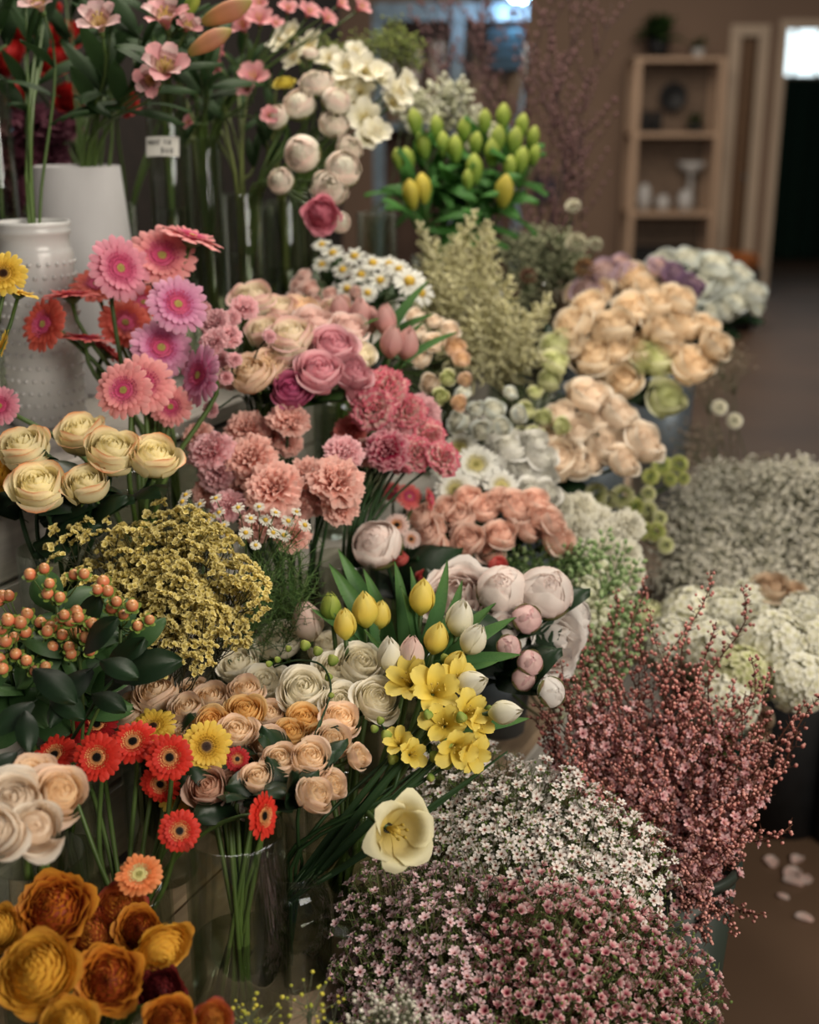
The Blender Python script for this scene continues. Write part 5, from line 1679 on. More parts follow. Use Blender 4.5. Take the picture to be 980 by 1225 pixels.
def mound(name, cat, label, group, pl, step, dfn, V, heads, seed, stem_mat, nparts=0, up=.35, stem_r=.0013, jd=.03, max_n=999, extra=None, part='floret', parts_names=('twigs', 'leaves', 'florets'), bendk=.08):
    """sprays whose tips cover the dome over one bucket; every spray is its own thing"""
    rr = random.Random(seed)
    pts = scatter(pl, step, rr)[:max_n]
    jobs = [(x, y, dfn(x, y) + rr.uniform(-jd, jd)) for x, y in pts] + (extra or [])
    jobs.sort(key=lambda j: j[2])
    m = V.mouth()
    made = 0
    X0, X1 = min(j[0] for j in jobs), max(j[0] for j in jobs) + 1
    Y0, Y1 = min(j[1] for j in jobs), max(j[1] for j in jobs) + 1
    for k, (x, y, d) in enumerate(jobs):
        lab = label
        if len(jobs) > 9:
            c_, r_ = int(3 * (x - X0) / (X1 - X0)), int(3 * (y - Y0) / (Y1 - Y0))
            lab = label + ', ' + SECT[r_][c_]
            if len(jobs) > 36:
                c_, r_ = int(5 * (x - X0) / (X1 - X0)), int(5 * (y - Y0) / (Y1 - Y0))
                lab = label + ', ' + ('top', 'upper', 'middle', 'lower', 'bottom')[r_] + ' row, ' + ('far left', 'left', 'centre', 'right', 'far right')[c_]
        H = heads[rr.randrange(len(heads))]
        tip = P(x, y, d)
        c = m + Vector((0, 0, -.05))
        dr = (tip - c).normalized()
        dr = (dr + Vector((0, 0, up)) + Vector((rr.uniform(-.15, .15), rr.uniform(-.15, .15), 0))).normalized()
        if H['L'] * .8 > (tip - m).length:
            dr = (tip - m + Vector((0, 0, .05))).normalized()
        base = tip - dr * H['L'] * .9
        mo = m + Vector((rr.uniform(-.6, .6) * V.r, rr.uniform(-.6, .6) * V.r, -.02))
        bot = V.base.lerp(m, .05) + Vector((rr.uniform(-.5, .5) * V.r, rr.uniform(-.5, .5) * V.r, .012))
        Ld = (base - mo).length
        sp = bez(base, base - dr * Ld * .4, mo + Vector((0, 0, Ld * .25)), mo, 5)
        sp.append(bot)
        root = thing(name, lab, cat, tuple(bot), group)
        Mb = basis(base, dr, rr.random() * 6.28, 1.0)
        b = Buf()
        b.tube([p - bot for p in sp], stem_r, 5)
        mk('stem', b.mesh('stem', [stem_mat]), root, Matrix.Translation(bot))
        mk(parts_names[0], H['tw'], root, Mb)
        if H.get('lv'):
            mk(parts_names[1], H['lv'], root, Mb, kind='stuff')
        if 'fl' in H and made + len(H['fl']) <= nparts:
            for p, n, s_, r in H['fl']:
                mk(part, H['fm'], root, Mb @ basis(p, n, s_, r))
            made += len(H['fl'])
        else:
            mk(parts_names[2], H['al'], root, Mb, kind='stuff')


WAXW = petal_mat('white waxflower', [(0, '#6a1c24'), (.30, '#8a3038'), (.40, '#c9b078'), (.5, '#ecd8d0'), (.75, '#f4ece6'), (1, '#f6f1ec')], namt=.16, var=.05)
WAXP = petal_mat('lavender pink waxflower', [(0, '#5a0f24'), (.34, '#8c2440'), (.42, '#cf9c78'), (.55, '#e6bcc4'), (1, '#f4dede')], namt=.2, var=.1)
WAXR = petal_mat('rose waxflower', [(0, '#4c0c1c'), (.36, '#842038'), (.52, '#bc6472'), (.70, '#e0a4a6'), (1, '#f5dcd8')], namt=.2, var=.12)
hw = wax_set('w', WAXW, .0, nfl=20, rad=.048, fr=.0072)
hp = wax_set('p', WAXP, .1, nfl=20, rad=.046, fr=.0070)
hr = wax_set('r', WAXR, .42, nfl=20, rad=.046, fr=.0076)
mound('waxflower_sprig', 'waxflower', 'white waxflower sprig with dark red eyes', 'white waxflower sprigs',
      [(495, 905), (560, 893), (640, 905), (720, 945), (780, 995), (800, 1045), (775, 1075), (700, 1070), (620, 1045), (560, 1035), (490, 1030), (500, 960)], 27, lambda x, y: 1.60 - .0012 * (y - 900) + .0003 * abs(x - 640), Vs['waxw'], hw, 21, TWIGG, 306)
mound('waxflower_sprig', 'waxflower', 'lavender-pink waxflower sprig in the mound by the glass jar', 'lavender-pink waxflower sprigs',
      [(440, 1020), (500, 1015), (580, 1040), (600, 1100), (590, 1160), (600, 1240), (440, 1240), (420, 1205), (405, 1160), (425, 1110), (415, 1060)], 27, lambda x, y: 1.46 - .0007 * (y - 1000) + .0006 * abs(x - 520), Vs['waxp'], hp, 22, TWIGG, 306)
mound('waxflower_sprig', 'waxflower', 'deep rose waxflower sprig in the rose-pink mound', 'rose waxflower sprigs',
      [(590, 1060), (650, 1045), (720, 1060), (800, 1075), (835, 1120), (852, 1180), (862, 1235), (600, 1240), (585, 1160)], 27, lambda x, y: 1.42 - .0006 * (y - 1000) + .0005 * abs(x - 680), Vs['waxp'], hr, 23, TWIGG, 306)


# red tea-tree (leptospermum) branches
LEP_F = petal_mat('tea tree blossom', [(0, '#4a1016'), (.3, '#bc5c66'), (.5, '#e4a8ac'), (1, '#f2cccc')], namt=.2, var=.12)
LEP_B = petal_mat('tea tree bud', [(0, '#84423c'), (.6, '#bc746c'), (1, '#dca69a')], trans=.05, rough=.4, namt=.3, var=.2)
LEP_S = petal_mat('tea tree bark', [(0, '#4a2a20'), (1, '#5f3a2a')], trans=0, namt=.3)


def lep_head(v, L=.22, bare=.25, dens=1.0):
    rr = random.Random(v * 3 + 8)
    tw, bd, al = Buf(), Buf(), Buf()
    F5 = floret5(.15)
    main = [Vector((.012 * math.sin(i * .7 + v), .012 * math.cos(i * .9 + v), L * i / 8)) for i in range(9)]
    tw.tube(main, [.0014 - .0001 * i for i in range(9)], 4)
    n = int(36 * dens)
    for i in range(n):
        k = i / n
        q = main[min(7, int(k * 8))].lerp(main[min(8, int(k * 8) + 1)], k * 8 % 1)
        a = i * 2.4
        o = Vector((math.cos(a), math.sin(a), .55)).normalized()
        ln = rr.uniform(.006, .028) * (1 - .75 * k)
        e = q + o * ln
        tw.tube([q, e], [.0006, .0004], 3, cap=False)
        # small dark leaves
        for _ in range(2):
            w_ = q + Vector((rr.uniform(-.008, .008), rr.uniform(-.008, .008), rr.uniform(0, .012)))
            tw.tube([q.lerp(e, .5), w_], [.0008, .0002], 3, cap=False)
        if k < 1 - bare and rr.random() < .9:
            nn = (o + Vector((rr.uniform(-.6, .6), rr.uniform(-.6, .6), rr.uniform(-.2, .6)))).normalized()
            join_at(al, F5, basis(e, nn, rr.random() * 6, rr.uniform(.0058, .0088)))
        for _ in range(2 if k > .3 else 1):
            c = e + Vector((rr.uniform(-.005, .005), rr.uniform(-.005, .005), rr.uniform(-.003, .005)))
            bd.blob(c, rr.uniform(.0024, .0036) * (1 - .3 * k), t=(.2, .9), n=5, rings=4, sq=1.15)
    return dict(tw=tw.mesh('twigs', [LEP_S]), lv=bd.mesh('buds', [LEP_B]), al=al.mesh('blossoms', [LEP_F]), L=L)


hl = [lep_head(v) for v in range(5)]
hl2 = [lep_head(v + 9, .20, .9, .9) for v in range(3)]
LP = [(612, 885), (640, 850), (690, 800), (740, 790), (800, 790), (870, 815), (930, 860), (945, 900), (925, 970), (900, 1000), (860, 1010), (840, 1050), (845, 1090), (815, 1090), (800, 1040), (770, 1000), (720, 950), (660, 915)]
mound('tea_tree_branch', 'branch', 'tea-tree branch with red buds and pink blossoms', 'red tea-tree branches', LP, 25,
      lambda x, y: 1.66 + .0005 * (900 - y) - .0002 * abs(x - 780), Vs['lepto'], hl, 31, LEP_S, parts_names=('twigs', 'buds', 'blossoms'), up=.25, stem_r=.0016, jd=.05,
      extra=[(820, 1075, 1.53), (835, 1050, 1.53), (850, 1060, 1.52), (870, 1040, 1.54), (885, 1020, 1.55), (860, 1075, 1.52), (840, 1100, 1.51), (905, 1082, 1.55), (870, 1108, 1.55), (850, 1120, 1.55), (900, 1000, 1.56), (925, 985, 1.58)])
mound('tea_tree_branch', 'branch', 'tall slim tea-tree branch tip of dark red buds above the others', 'tall tea-tree tips', [(0, 0), (1, 0), (0, 1)], 50, lambda x, y: 1.7, Vs['lepto'], hl2, 32, LEP_S,
      parts_names=('twigs', 'buds', 'blossoms'), up=.5, jd=0,
      extra=[(836, 698, 1.72), (882, 716, 1.70), (762, 705, 1.76), (726, 722, 1.78), (735, 765, 1.72), (685, 780, 1.74), (790, 745, 1.7), (850, 760, 1.68), (955, 858, 1.62), (975, 845, 1.62), (928, 820, 1.66), (812, 760, 1.7), (700, 750, 1.76), (770, 760, 1.72), (893, 800, 1.66), (660, 810, 1.7), (640, 830, 1.66)])

# gypsophila
GYPW = petal_mat('gypsophila blossom', [(0, '#c8c2ac'), (1, '#eee9dc')], trans=.1, var=.1)
GYPS = petal_mat('gypsophila stem', [(0, '#5a6048'), (1, '#7a7e62')], trans=0)


def gyp_head(v, L=.13, rad=.075, n=260, r=.0036, top=None):
    rr = random.Random(v + 100)
    tw, al = Buf(), Buf()
    hubs = []
    for i in range(12):
        a = i * 2.4
        k = math.sqrt((i + .5) / 12)
        h = Vector((math.cos(a) * rad * .6 * k, math.sin(a) * rad * .6 * k, L * (.75 - .25 * k)))
        tw.tube([(0, 0, 0), h * .5 + Vector((0, 0, .01)), h], [.0009, .0006, .0004], 3, cap=False)
        hubs.append(h)
    for i in range(n):
        h = hubs[i % 12]
        o = Vector((rr.gauss(0, 1), rr.gauss(0, 1), rr.gauss(.6, .8))).normalized() * rr.uniform(.012, .04)
        e = h + o
        tw.tube([h, e], [.0004, .0003], 3, cap=False)
        rb = r * rr.uniform(.6, 1.15)
        al.blob(e, rb, t=rr.random(), n=5, rings=4, sq=.8)
    return dict(tw=tw.mesh('branchlets', [GYPS]), al=al.mesh('blossoms', [top or GYPW]), L=L)


hg = [gyp_head(v) for v in range(4)]
GY = ('branchlets', '', 'blossoms')
mound('gypsophila_spray', 'gypsophila', 'grey-white gypsophila spray in the large cloud by the aisle', 'gypsophila sprays', [(800, 690), (795, 620), (815, 570), (850, 548), (900, 545), (985, 540), (1040, 600), (1040, 720), (930, 712), (860, 715)], 24,
      lambda x, y: 2.62 - .0016 * (y - 540), Vs['gyp'], hg, 41, GYPS, parts_names=GY, up=.5, jd=.08)
mound('gypsophila_spray', 'gypsophila', 'dried grey gypsophila spray behind the large cloud', 'dried gypsophila sprays', [(835, 560), (840, 530), (880, 520), (990, 525), (990, 560)], 34, lambda x, y: 2.8, Vs['gyp2'],
      [gyp_head(v + 20, n=60, top=petal_mat('dried gypsophila', [(0, '#6c5c4e'), (1, '#a0907e')], trans=0)) for v in range(2)], 42, GYPS, parts_names=GY, up=.5, jd=.08)
mound('gypsophila_spray', 'gypsophila', 'grey gypsophila spray hanging below the far roses', 'gypsophila sprays below the roses', [(795, 500), (840, 480), (845, 540), (800, 545)], 26, lambda x, y: 2.7, Vs['gyp3'],
      [gyp_head(v + 20, n=60, top=petal_mat('dried gypsophila', [(0, '#6c5c4e')])) for v in range(2)], 43, GYPS, parts_names=GY, up=.1, extra=[(850, 400, 2.8), (870, 420, 2.8), (845, 440, 2.8)])
for x, y, lb in ((861, 487, 'single small white bloom sticking out above the gypsophila, upper one'), (879, 503, 'single small white bloom beside its upper twin, over the aisle')):
    flower('button_mum', 'flower', lb, 'small white blooms over the aisle', K_ball(BALLW, 0), x, y, 2.6, 10, Vs['gyp3'], (0, .5), .0012)
mound('filler_spray', 'flower', 'fine white filler spray behind the green lily buds', 'white filler sprays', [(500, 80), (530, 75), (560, 95), (600, 120), (625, 160), (600, 165), (560, 140), (530, 130), (470, 100), (480, 75)], 24,
      lambda x, y: 2.64, Vs['wfil'], [gyp_head(v + 30, n=80, r=.0055, rad=.06, top=petal_mat('white filler blossom', [(0, '#c0c098'), (1, '#e6e4d4')], trans=.1)) for v in range(2)], 44, GYPS, parts_names=GY, up=.5)
mound('dill_head', 'filler', 'yellow-green dill head at the top behind the freesias', 'dill heads', [(385, 25), (430, 12), (480, 15), (500, 40), (480, 60), (430, 55), (390, 50)], 24,
      lambda x, y: 2.5, Vs['fern'], [gyp_head(v + 35, n=150, r=.0035, rad=.06, top=petal_mat('dill green', [(0, '#5c6c30'), (1, '#909850')], trans=.1)) for v in range(2)], 45, GYPS, parts_names=GY, up=.7)
mound('filler_spray', 'filler', 'grey-green eryngium-like filler spray right of the lily buds', 'grey-green filler sprays', [(600, 275), (640, 262), (690, 275), (710, 300), (690, 330), (650, 345), (620, 330), (600, 310)], 26,
      lambda x, y: 2.72, Vs['jfill'], [gyp_head(v + 50, n=150, r=.0045, rad=.05, top=petal_mat('grey green filler', [(0, '#5c6448'), (1, '#a0a080')], trans=0)) for v in range(2)], 46, GYPS, parts_names=GY, up=.4)
for x, y, r, c, lb in ((632, 330, 11, '#6b4636', 'brown banksia-like cone under the grey-green filler'), (612, 345, 12, '#5f4a3c', 'second brown cone beside the astilbe'), (686, 246, 10, '#c9c4ac', 'whitish round seed head above the filler'),
                       (690, 290, 14, '#b0aa90', 'pale seed head at the aisle side of the filler'), (700, 320, 13, '#8f6a48', 'tan seed head next to the lilac roses'), (712, 292, 10, '#a9a68e', 'small pale seed head over the lilac roses')):
    m_ = petal_mat('seed head ' + c, [(0, c), (1, c)], trans=0, namt=.3)
    flower('seed_head', 'seed head', lb, None, K_ball(m_, 0), x, y, 2.62, r, Vs['jfill'], (0, 1.2), .002)

# yellow statice
STY = petal_mat('statice yellow', [(0, '#ac9848'), (.5, '#cbb864'), (1, '#e2d290')], trans=.1, rough=.8, namt=.3, var=.1)
STS = petal_mat('statice stem', [(0, '#2e3020'), (1, '#4c4a30')], trans=0)


def statice_head(v, L=.10):
    rr = random.Random(v + 70)
    tw, al = Buf(), Buf()
    for i in range(7):
        a = i * 2.4 + rr.random()
        k = math.sqrt((i + .4) / 7)
        e = Vector((math.cos(a) * .034 * k, math.sin(a) * .034 * k, L * (1 - .42 * k * rr.uniform(.6, 1.2))))
        st = Vector((0, 0, L * rr.uniform(.0, .5)))
        tw.tube([st, (st + e) / 2 + Vector((0, 0, -.004)), e], [.0009, .0007, .0006], 3, cap=False)
        ax = Vector((math.cos(a + 1.5), math.sin(a + 1.5), .2)).normalized()
        for j in range(11):     # one-sided crest of crinkled cups
            u = (j - 5) / 5
            c = e + ax * u * .0125 + Vector((0, 0, .004 * (1 - u * u))) + Vector((rr.uniform(-1, 1), rr.uniform(-1, 1), rr.uniform(-1, 1))) * .0022
            n = Vector((rr.uniform(-.6, .6) + u * ax.x, rr.uniform(-.6, .6) + u * ax.y, 1)).normalized()
            Mx = basis(c, n, rr.random() * 6, .0046)
            for q in range(5):
                al.petal(Mx @ rz(q * 1.2566), L=.9, W=.45, a0=70, a1=10 + rr.uniform(-20, 40), jag=.25, nu=2, nv=2, wide=.9, tip=1, base=.4, r0=.1, t=(.0, 1), seed=q + j)
    return dict(tw=tw.mesh('branchlets', [STS]), al=al.mesh('blossoms', [STY]), L=L)


hs = [statice_head(v) for v in range(5)]
mound('statice_sprig', 'statice', 'yellow statice sprig with crinkled crests', 'yellow statice sprigs',
      [(125, 640), (160, 612), (210, 603), (250, 615), (280, 640), (305, 680), (298, 730), (270, 760), (235, 790), (195, 785), (165, 745), (140, 700), (118, 668)], 22,
      lambda x, y: 1.50 + .0004 * (700 - y) + .0004 * abs(x - 210), Vs['statice'], hs, 51, STS, parts_names=('branchlets', '', 'blossoms'), up=.3, stem_r=.0009, jd=.035,
      extra=[(75, 636, 1.52), (95, 690, 1.50), (112, 625, 1.54), (300, 690, 1.5), (128, 705, 1.5)])

# astilbe plumes
ASM = petal_mat('cream astilbe', [(0, '#c2bc88'), (1, '#ece6c0')], trans=.1, var=.08)


def plume(v, L=.17, droop=.3):
    rr = random.Random(v + 300)
    tw, al = Buf(), Buf()
    main = [Vector((droop * L * (i / 10) ** 2 * .6, 0, L * i / 10)) for i in range(11)]
    tw.tube(main, [.0016 - .00012 * i for i in range(11)], 4)
    for i in range(40):
        k = i / 40
        q = main[int(k * 10)].lerp(main[int(k * 10) + 1], k * 10 % 1)
        a = i * 2.4
        ln = .045 * (1 - k) ** .8 + .004
        e = q + Vector((math.cos(a) * ln, math.sin(a) * ln, ln * .8))
        tw.tube([q, e], [.0005, .0003], 3, cap=False)
        m_ = max(3, int(ln / .0035))
        for j in range(m_):
            c = q.lerp(e, (j + .7) / m_) + Vector((rr.uniform(-1, 1), rr.uniform(-1, 1), rr.uniform(-1, 1))) * .002
            al.blob(c, .0031 * (1.1 - .4 * j / m_), t=rr.random(), n=4, rings=3, sq=1.3)
    return dict(tw=tw.mesh('branchlets', [GYPS]), al=al.mesh('plume', [ASM]), L=L)


mound('astilbe_plume', 'astilbe', 'cream feathery astilbe plume below the green lily buds', 'cream astilbe plumes', [(0, 0), (1, 0), (0, 1)], 50, lambda x, y: 2, Vs['astil'], [plume(v) for v in range(4)], 61, GYPS,
      parts_names=('branchlets', '', 'plume'), up=.5, jd=0, stem_r=.0014,
      extra=[(550, 262, 2.36), (575, 268, 2.36), (520, 275, 2.34), (600, 292, 2.38), (535, 300, 2.3), (565, 300, 2.3), (590, 315, 2.32), (620, 338, 2.34), (640, 360, 2.3), (655, 372, 2.34), (548, 330, 2.26), (575, 340, 2.26), (600, 350, 2.3), (625, 390, 2.26), (648, 398, 2.3),
             (510, 305, 2.3), (530, 340, 2.26), (560, 365, 2.24), (590, 380, 2.24), (610, 405, 2.24), (508, 345, 2.3), (545, 385, 2.22), (640, 415, 2.26), (580, 410, 2.2), (615, 365, 2.3)])

# snapdragons
SND = petal_mat('snapdragon bloom', [(0, '#ccd0a0'), (1, '#f0eedc')], trans=.2)
SNG = petal_mat('snapdragon bud', [(0, '#6c8c54'), (1, '#a4b884')], trans=.1)


def snap_head(v, L=.19, white=.45):
    rr = random.Random(v + 400)
    tw, bd, al = Buf(), Buf(), Buf()
    tw.tube([(0, 0, 0), (.006, 0, L * .5), (0, 0, L)], [.002, .0018, .001], 5)
    for i in range(44):
        k = i / 44
        a = i * 2.4
        r = .013 * (1 - .75 * k) + .003
        c = Vector((math.cos(a) * (r + .004), math.sin(a) * (r + .004), L * (.08 + .92 * k)))
        if k < white:
            for q in range(2):
                al.petal(basis(c, (math.cos(a), math.sin(a), .5), q * 3.14, .014), L=.9, W=.55, a0=60, a1=-10, ruf=.1, nu=3, nv=3, wide=.7, tip=.8, base=.3, seed=i)
            al.blob(c, .006, t=.3, n=6, sq=1.3, axis=(math.cos(a), math.sin(a), .4))
        else:
            bd.blob(c, r * .55, t=(.1, .9), n=5, sq=1.5, axis=(math.cos(a), math.sin(a), .9))
    return dict(tw=tw.mesh('spike', [GREEN]), lv=bd.mesh('buds', [SNG]), al=al.mesh('blossoms', [SND]), L=L)


mound('snapdragon', 'snapdragon', 'green and white snapdragon spike between peonies and white carnations', 'snapdragon spikes', [(0, 0), (1, 0), (0, 1)], 50, lambda x, y: 2, Vs['snap'], [snap_head(v, white=.3 + .2 * v) for v in range(4)], 62, GREEN,
      parts_names=('spike', 'buds', 'blossoms'), up=.9, jd=0, stem_r=.002,
      extra=[(724, 645, 1.98), (700, 655, 1.96), (745, 660, 1.98), (680, 662, 1.96), (660, 655, 1.98), (640, 660, 2.0), (705, 690, 1.9), (735, 690, 1.92), (760, 680, 1.94), (690, 720, 1.88), (720, 725, 1.88), (745, 730, 1.9), (765, 725, 1.92), (700, 750, 1.86),
             (730, 760, 1.86), (620, 665, 1.98), (712, 668, 1.94), (690, 690, 1.9), (765, 760, 1.9)])
# green filler shoots between the garden roses and peonies
rr = random.Random(77)

# chamomile
CH = [(218, 600), (262, 613), (268, 628), (294, 637), (285, 607), (330, 613), (345, 623), (327, 637), (306, 652), (222, 592), (239, 603), (355, 612), (318, 622), (272, 640), (250, 622), (340, 640), (300, 620), (310, 606), (365, 628), (258, 596)]
bunch('chamomile', 'chamomile', 'small white chamomile with yellow eye above the statice', 'chamomile daisies', lambda i: K_daisy(DAISYW, i % 3), [(x, y, 9.5 - (i % 3)) for i, (x, y) in enumerate(CH)], Vs['chamo'], d=1.62, stem_r=.0008, lift=.9)
hc = []
for v in range(3):
    r2 = random.Random(v)
    tw = Buf()
    al = Buf()
    tw.tube([(0, 0, 0), (0, 0, .12)], .0007, 3)
    for i in range(26):
        q = Vector((0, 0, .12 * i / 26))
        a = i * 2.4
        e = q + Vector((math.cos(a), math.sin(a), .8)) * r2.uniform(.012, .04)
        al.tube([q, (q + e) / 2 + Vector((0, 0, .003)), e], [.0006, .0005, .0002], 3, cap=False)
        for _ in range(3):
            w_ = q.lerp(e, r2.random())
            al.tube([w_, w_ + Vector((r2.uniform(-1, 1), r2.uniform(-1, 1), r2.uniform(-.2, 1))) * .010], [.0005, .0002], 3, cap=False)
    hc.append(dict(tw=tw.mesh('twigs', [GREEN]), al=al.mesh('feathery_leaves', [petal_mat('feathery green', [(0, '#3f5a2c'), (1, '#5c7840')], trans=0)]), L=.12))
mound('feathery_shoot', 'foliage', 'thin feathery green chamomile shoot beside the yellow statice', 'chamomile shoots', [(310, 660), (350, 640), (385, 660), (380, 720), (330, 740), (300, 720)], 24, lambda x, y: 1.60, Vs['chamo'], hc, 63, GREEN,
      parts_names=('twigs', '', 'feathery_leaves'), up=.6, stem_r=.0008)
mound('feathery_shoot', 'foliage', 'green leafy filler shoot under the peach garden roses', 'filler shoots under the garden roses', [(560, 665), (620, 660), (700, 665), (720, 700), (690, 700), (600, 680)], 24, lambda x, y: 1.93, Vs['proses'], hc, 64, GREEN,
      parts_names=('twigs', '', 'feathery_leaves'), up=.6, stem_r=.001)

# hypericum
BER = petal_mat('salmon berry', [(0, '#c4603f'), (.6, '#da7c5a'), (1, '#d49a66')], trans=0, rough=.35, spec=.5, var=.08)
HL = leaf_mesh(petal_mat('hypericum leaf', [(0, '#24401f'), (.5, '#36562c'), (1, '#4a6a3c')], trans=.15, rough=.5, spec=.3, var=.15, namt=.4), 1, .30, 25, 'round', 6)
SEP = cached('bsep', lambda: None)
bb = Buf()
bb.blob((0, 0, .75), 1.0, t=(0, 1), n=10, rings=7, sq=1.12)
bb.blob((0, 0, 1.85), .16, t=1, n=5, sq=1.4)
berry = bb.mesh('berry', [BER])
bb = Buf()
for i in range(5):
    bb.petal(rz(i * 1.2566), L=1.5, W=.6, a0=5, a1=40, nu=3, nv=2, wide=.5, tip=.2, base=.5, r0=.15)
bb.tube([(0, 0, -2.2), (0, 0, 0)], .14, 4)
sepm = bb.mesh('sepals', [petal_mat('berry sepal', [(0, '#5a7a34'), (1, '#86a04c')], trans=.1)])
BP = [[(60, 700), (72, 716), (58, 712), (88, 690), (100, 689), (38, 690), (54, 683)], [(125, 700), (135, 730), (148, 737), (158, 727), (178, 743), (164, 750), (118, 708), (130, 710), (140, 722)],
      [(33, 737), (5, 716), (0, 722), (12, 716), (60, 752), (70, 745), (48, 747)], [(78, 738), (85, 745), (92, 735), (107, 750), (103, 764), (94, 741), (76, 742), (110, 748)], [(56, 758), (31, 760), (18, 765), (8, 770), (20, 785), (32, 792), (42, 804), (54, 799), (2, 790)],
      [(83, 776), (85, 784), (107, 781), (52, 779), (64, 777), (75, 762), (90, 760)], [(2, 755), (10, 745), (24, 748), (4, 800)]]
for k, cl in enumerate(BP):
    cx, cy = sum(p[0] for p in cl) / len(cl), sum(p[1] for p in cl) / len(cl)
    d0 = 1.38 + .02 * (k % 3)
    hub = P(cx, cy + 26, d0 + .01)
    pts = stem_path(hub, (0, -.1, 1), Vs['hyper'], rr)
    off = pts[-1]
    lbs = ['berries above the big curled leaf', 'most berries, beside the statice', 'berries left of the middle', 'densely packed berries in the middle', 'lowest berries of all', 'red-orange berries below the middle', 'berries cut by the left border']
    root = thing('hypericum_stem', 'dark-leaved hypericum stem with salmon ' + lbs[k], 'hypericum', tuple(off), 'hypericum stems')
    b = Buf()
    b.tube([p - off for p in pts], .0022, 6)
    bs_ = []
    for (x, y) in cl:
        c = P(x, y, d0 - .035 + rr.uniform(-.012, .012))
        b.tube([pts[0] - off, (pts[0] + c) / 2 - off + Vector((0, 0, -.006)), c - off], [.0011, .0009, .0007], 4)
        bs_.append(c)
    mk('stem', b.mesh('stem', [GREEN]), root, Matrix.Translation(off))
    for c in bs_:
        n = (c - pts[0]).normalized() + Vector((0, -.4, .6))
        Mb = basis(c, n, rr.random(), .0066 * rr.uniform(.85, 1.1))
        o = mk('berry', berry, root, Mb)
        s_ = bpy.data.objects.new('sepals', sepm)
        COL.objects.link(s_)
        s_.parent = o
    for i in range(9):
        p = pts[i % 4] - Vector((0, -.01, .012))
        a = rr.random() * 6.28
        leaf_at(root, HL, p, (math.cos(a), math.sin(a) * .7 + .35, rr.uniform(-.4, .8)), (rr.uniform(-.3, .3), -.5, .8), rr.uniform(.05, .08))
# large leaves that reach out of the bunch
root = thing('leafy_branch', 'branch of big dark green leaves reaching right over the peach roses', 'foliage', tuple(Vs['hyper'].mouth()))
hub = P(120, 830, 1.36)
b = Buf()
b.tube([Vs['hyper'].mouth() * 0, hub - Vs['hyper'].mouth(), P(150, 800, 1.37) - Vs['hyper'].mouth()], .002, 6)
mk('stem', b.mesh('stem', [DKSTEM]), root, Matrix.Translation(Vs['hyper'].mouth()))
BL = leaf_mesh(DKLEAF, 1, .25, 22, 'round', 8)
for x, y, tx, ty, d, in ((135, 810, 216, 790, 1.36), (125, 825, 172, 765, 1.38), (110, 830, 150, 850, 1.35), (80, 830, 60, 870, 1.34), (40, 840, -10, 880, 1.3), (30, 850, 35, 900, 1.28), (60, 830, 100, 860, 1.34),  (95, 760, 120, 712, 1.39),
                         (100, 780, 140, 740, 1.34), (40, 800, 90, 840, 1.32), (120, 790, 165, 810, 1.34), (20, 900, -20, 930, 1.26), (110, 800, 60, 850, 1.36), (150, 850, 112, 838, 1.38)):
    a, e = P(x, y, d), P(tx, ty, d - .02)
    leaf_at(root, BL, a, e - a, Vector((.1, -.55, .8)), (e - a).length * 1.05)

# small yellow solidago at the bottom, tiny white filler
SOL = petal_mat('solidago yellow', [(0, '#9aa23c'), (1, '#d6c850')], trans=.1)
mound('solidago_sprig', 'solidago', 'tiny yellow-green solidago sprig at the bottom border by the table edge', 'solidago sprigs', [(0, 0), (1, 0), (0, 1)], 50, lambda x, y: 2, Vessel(SN(.80, -.52, .0), .50, .05),
      [gyp_head(v + 80, L=.04, rad=.011, n=26, r=.0024, top=SOL) for v in range(2)], 64, GREEN, parts_names=GY, up=.8, jd=0, extra=[(370, 1196, 1.22), (292, 1214, 1.22), (305, 1222, 1.22), (402, 1222, 1.22)])
mound('filler_spray', 'flower', 'tiny greenish white filler sprig at the bottom border below the waxflowers', 'greenish white sprigs', [(0, 0), (1, 0), (0, 1)], 50, lambda x, y: 2, Vs['waxp'],
      [gyp_head(v + 85, L=.04, rad=.014, n=36, r=.0022) for v in range(2)], 65, GREEN, parts_names=GY, up=.8, jd=0, extra=[(460, 1212, 1.20), (480, 1216, 1.20), (445, 1220, 1.20), (497, 1222, 1.2), (470, 1222, 1.19)])
bucket('black bucket of solidago in front of the deck', SN(.80, -.52, 0), .42, .07, .055, BLACKPL)

# bare twigs with buds
TWB = petal_mat('twig bark', [(0, '#33242a'), (1, '#4c3838')], trans=0)
ht = []
for v in range(3):
    r2 = random.Random(v + 5)
    tw, al = Buf(), Buf()
    m_ = [Vector((.02 * math.sin(i + v), .02 * math.cos(i * .8), .5 * i / 8)) for i in range(9)]
    tw.tube(m_, [.003 - .00028 * i for i in range(9)], 4)
    for i in range(16):
        q = m_[i // 2]
        a = i * 2.4
        e = q + Vector((math.cos(a) * .07, math.sin(a) * .07, .12)) * r2.uniform(.5, 1.1)
        tw.tube([q, (q + e) / 2 + Vector((math.cos(a), math.sin(a), 0)) * .012, e], [.0014, .001, .0006], 3, cap=False)
        for j in range(5):
            al.blob(q.lerp(e, (j + 1) / 5) + Vector((r2.uniform(-.004, .004), r2.uniform(-.004, .004), 0)), .0042, t=.5, n=5, sq=1.6)
    ht.append(dict(tw=tw.mesh('twigs', [TWB]), al=al.mesh('buds', [petal_mat('twig bud', [(0, '#4a2c34'), (1, '#8a6a66')], trans=0)]), L=.5))
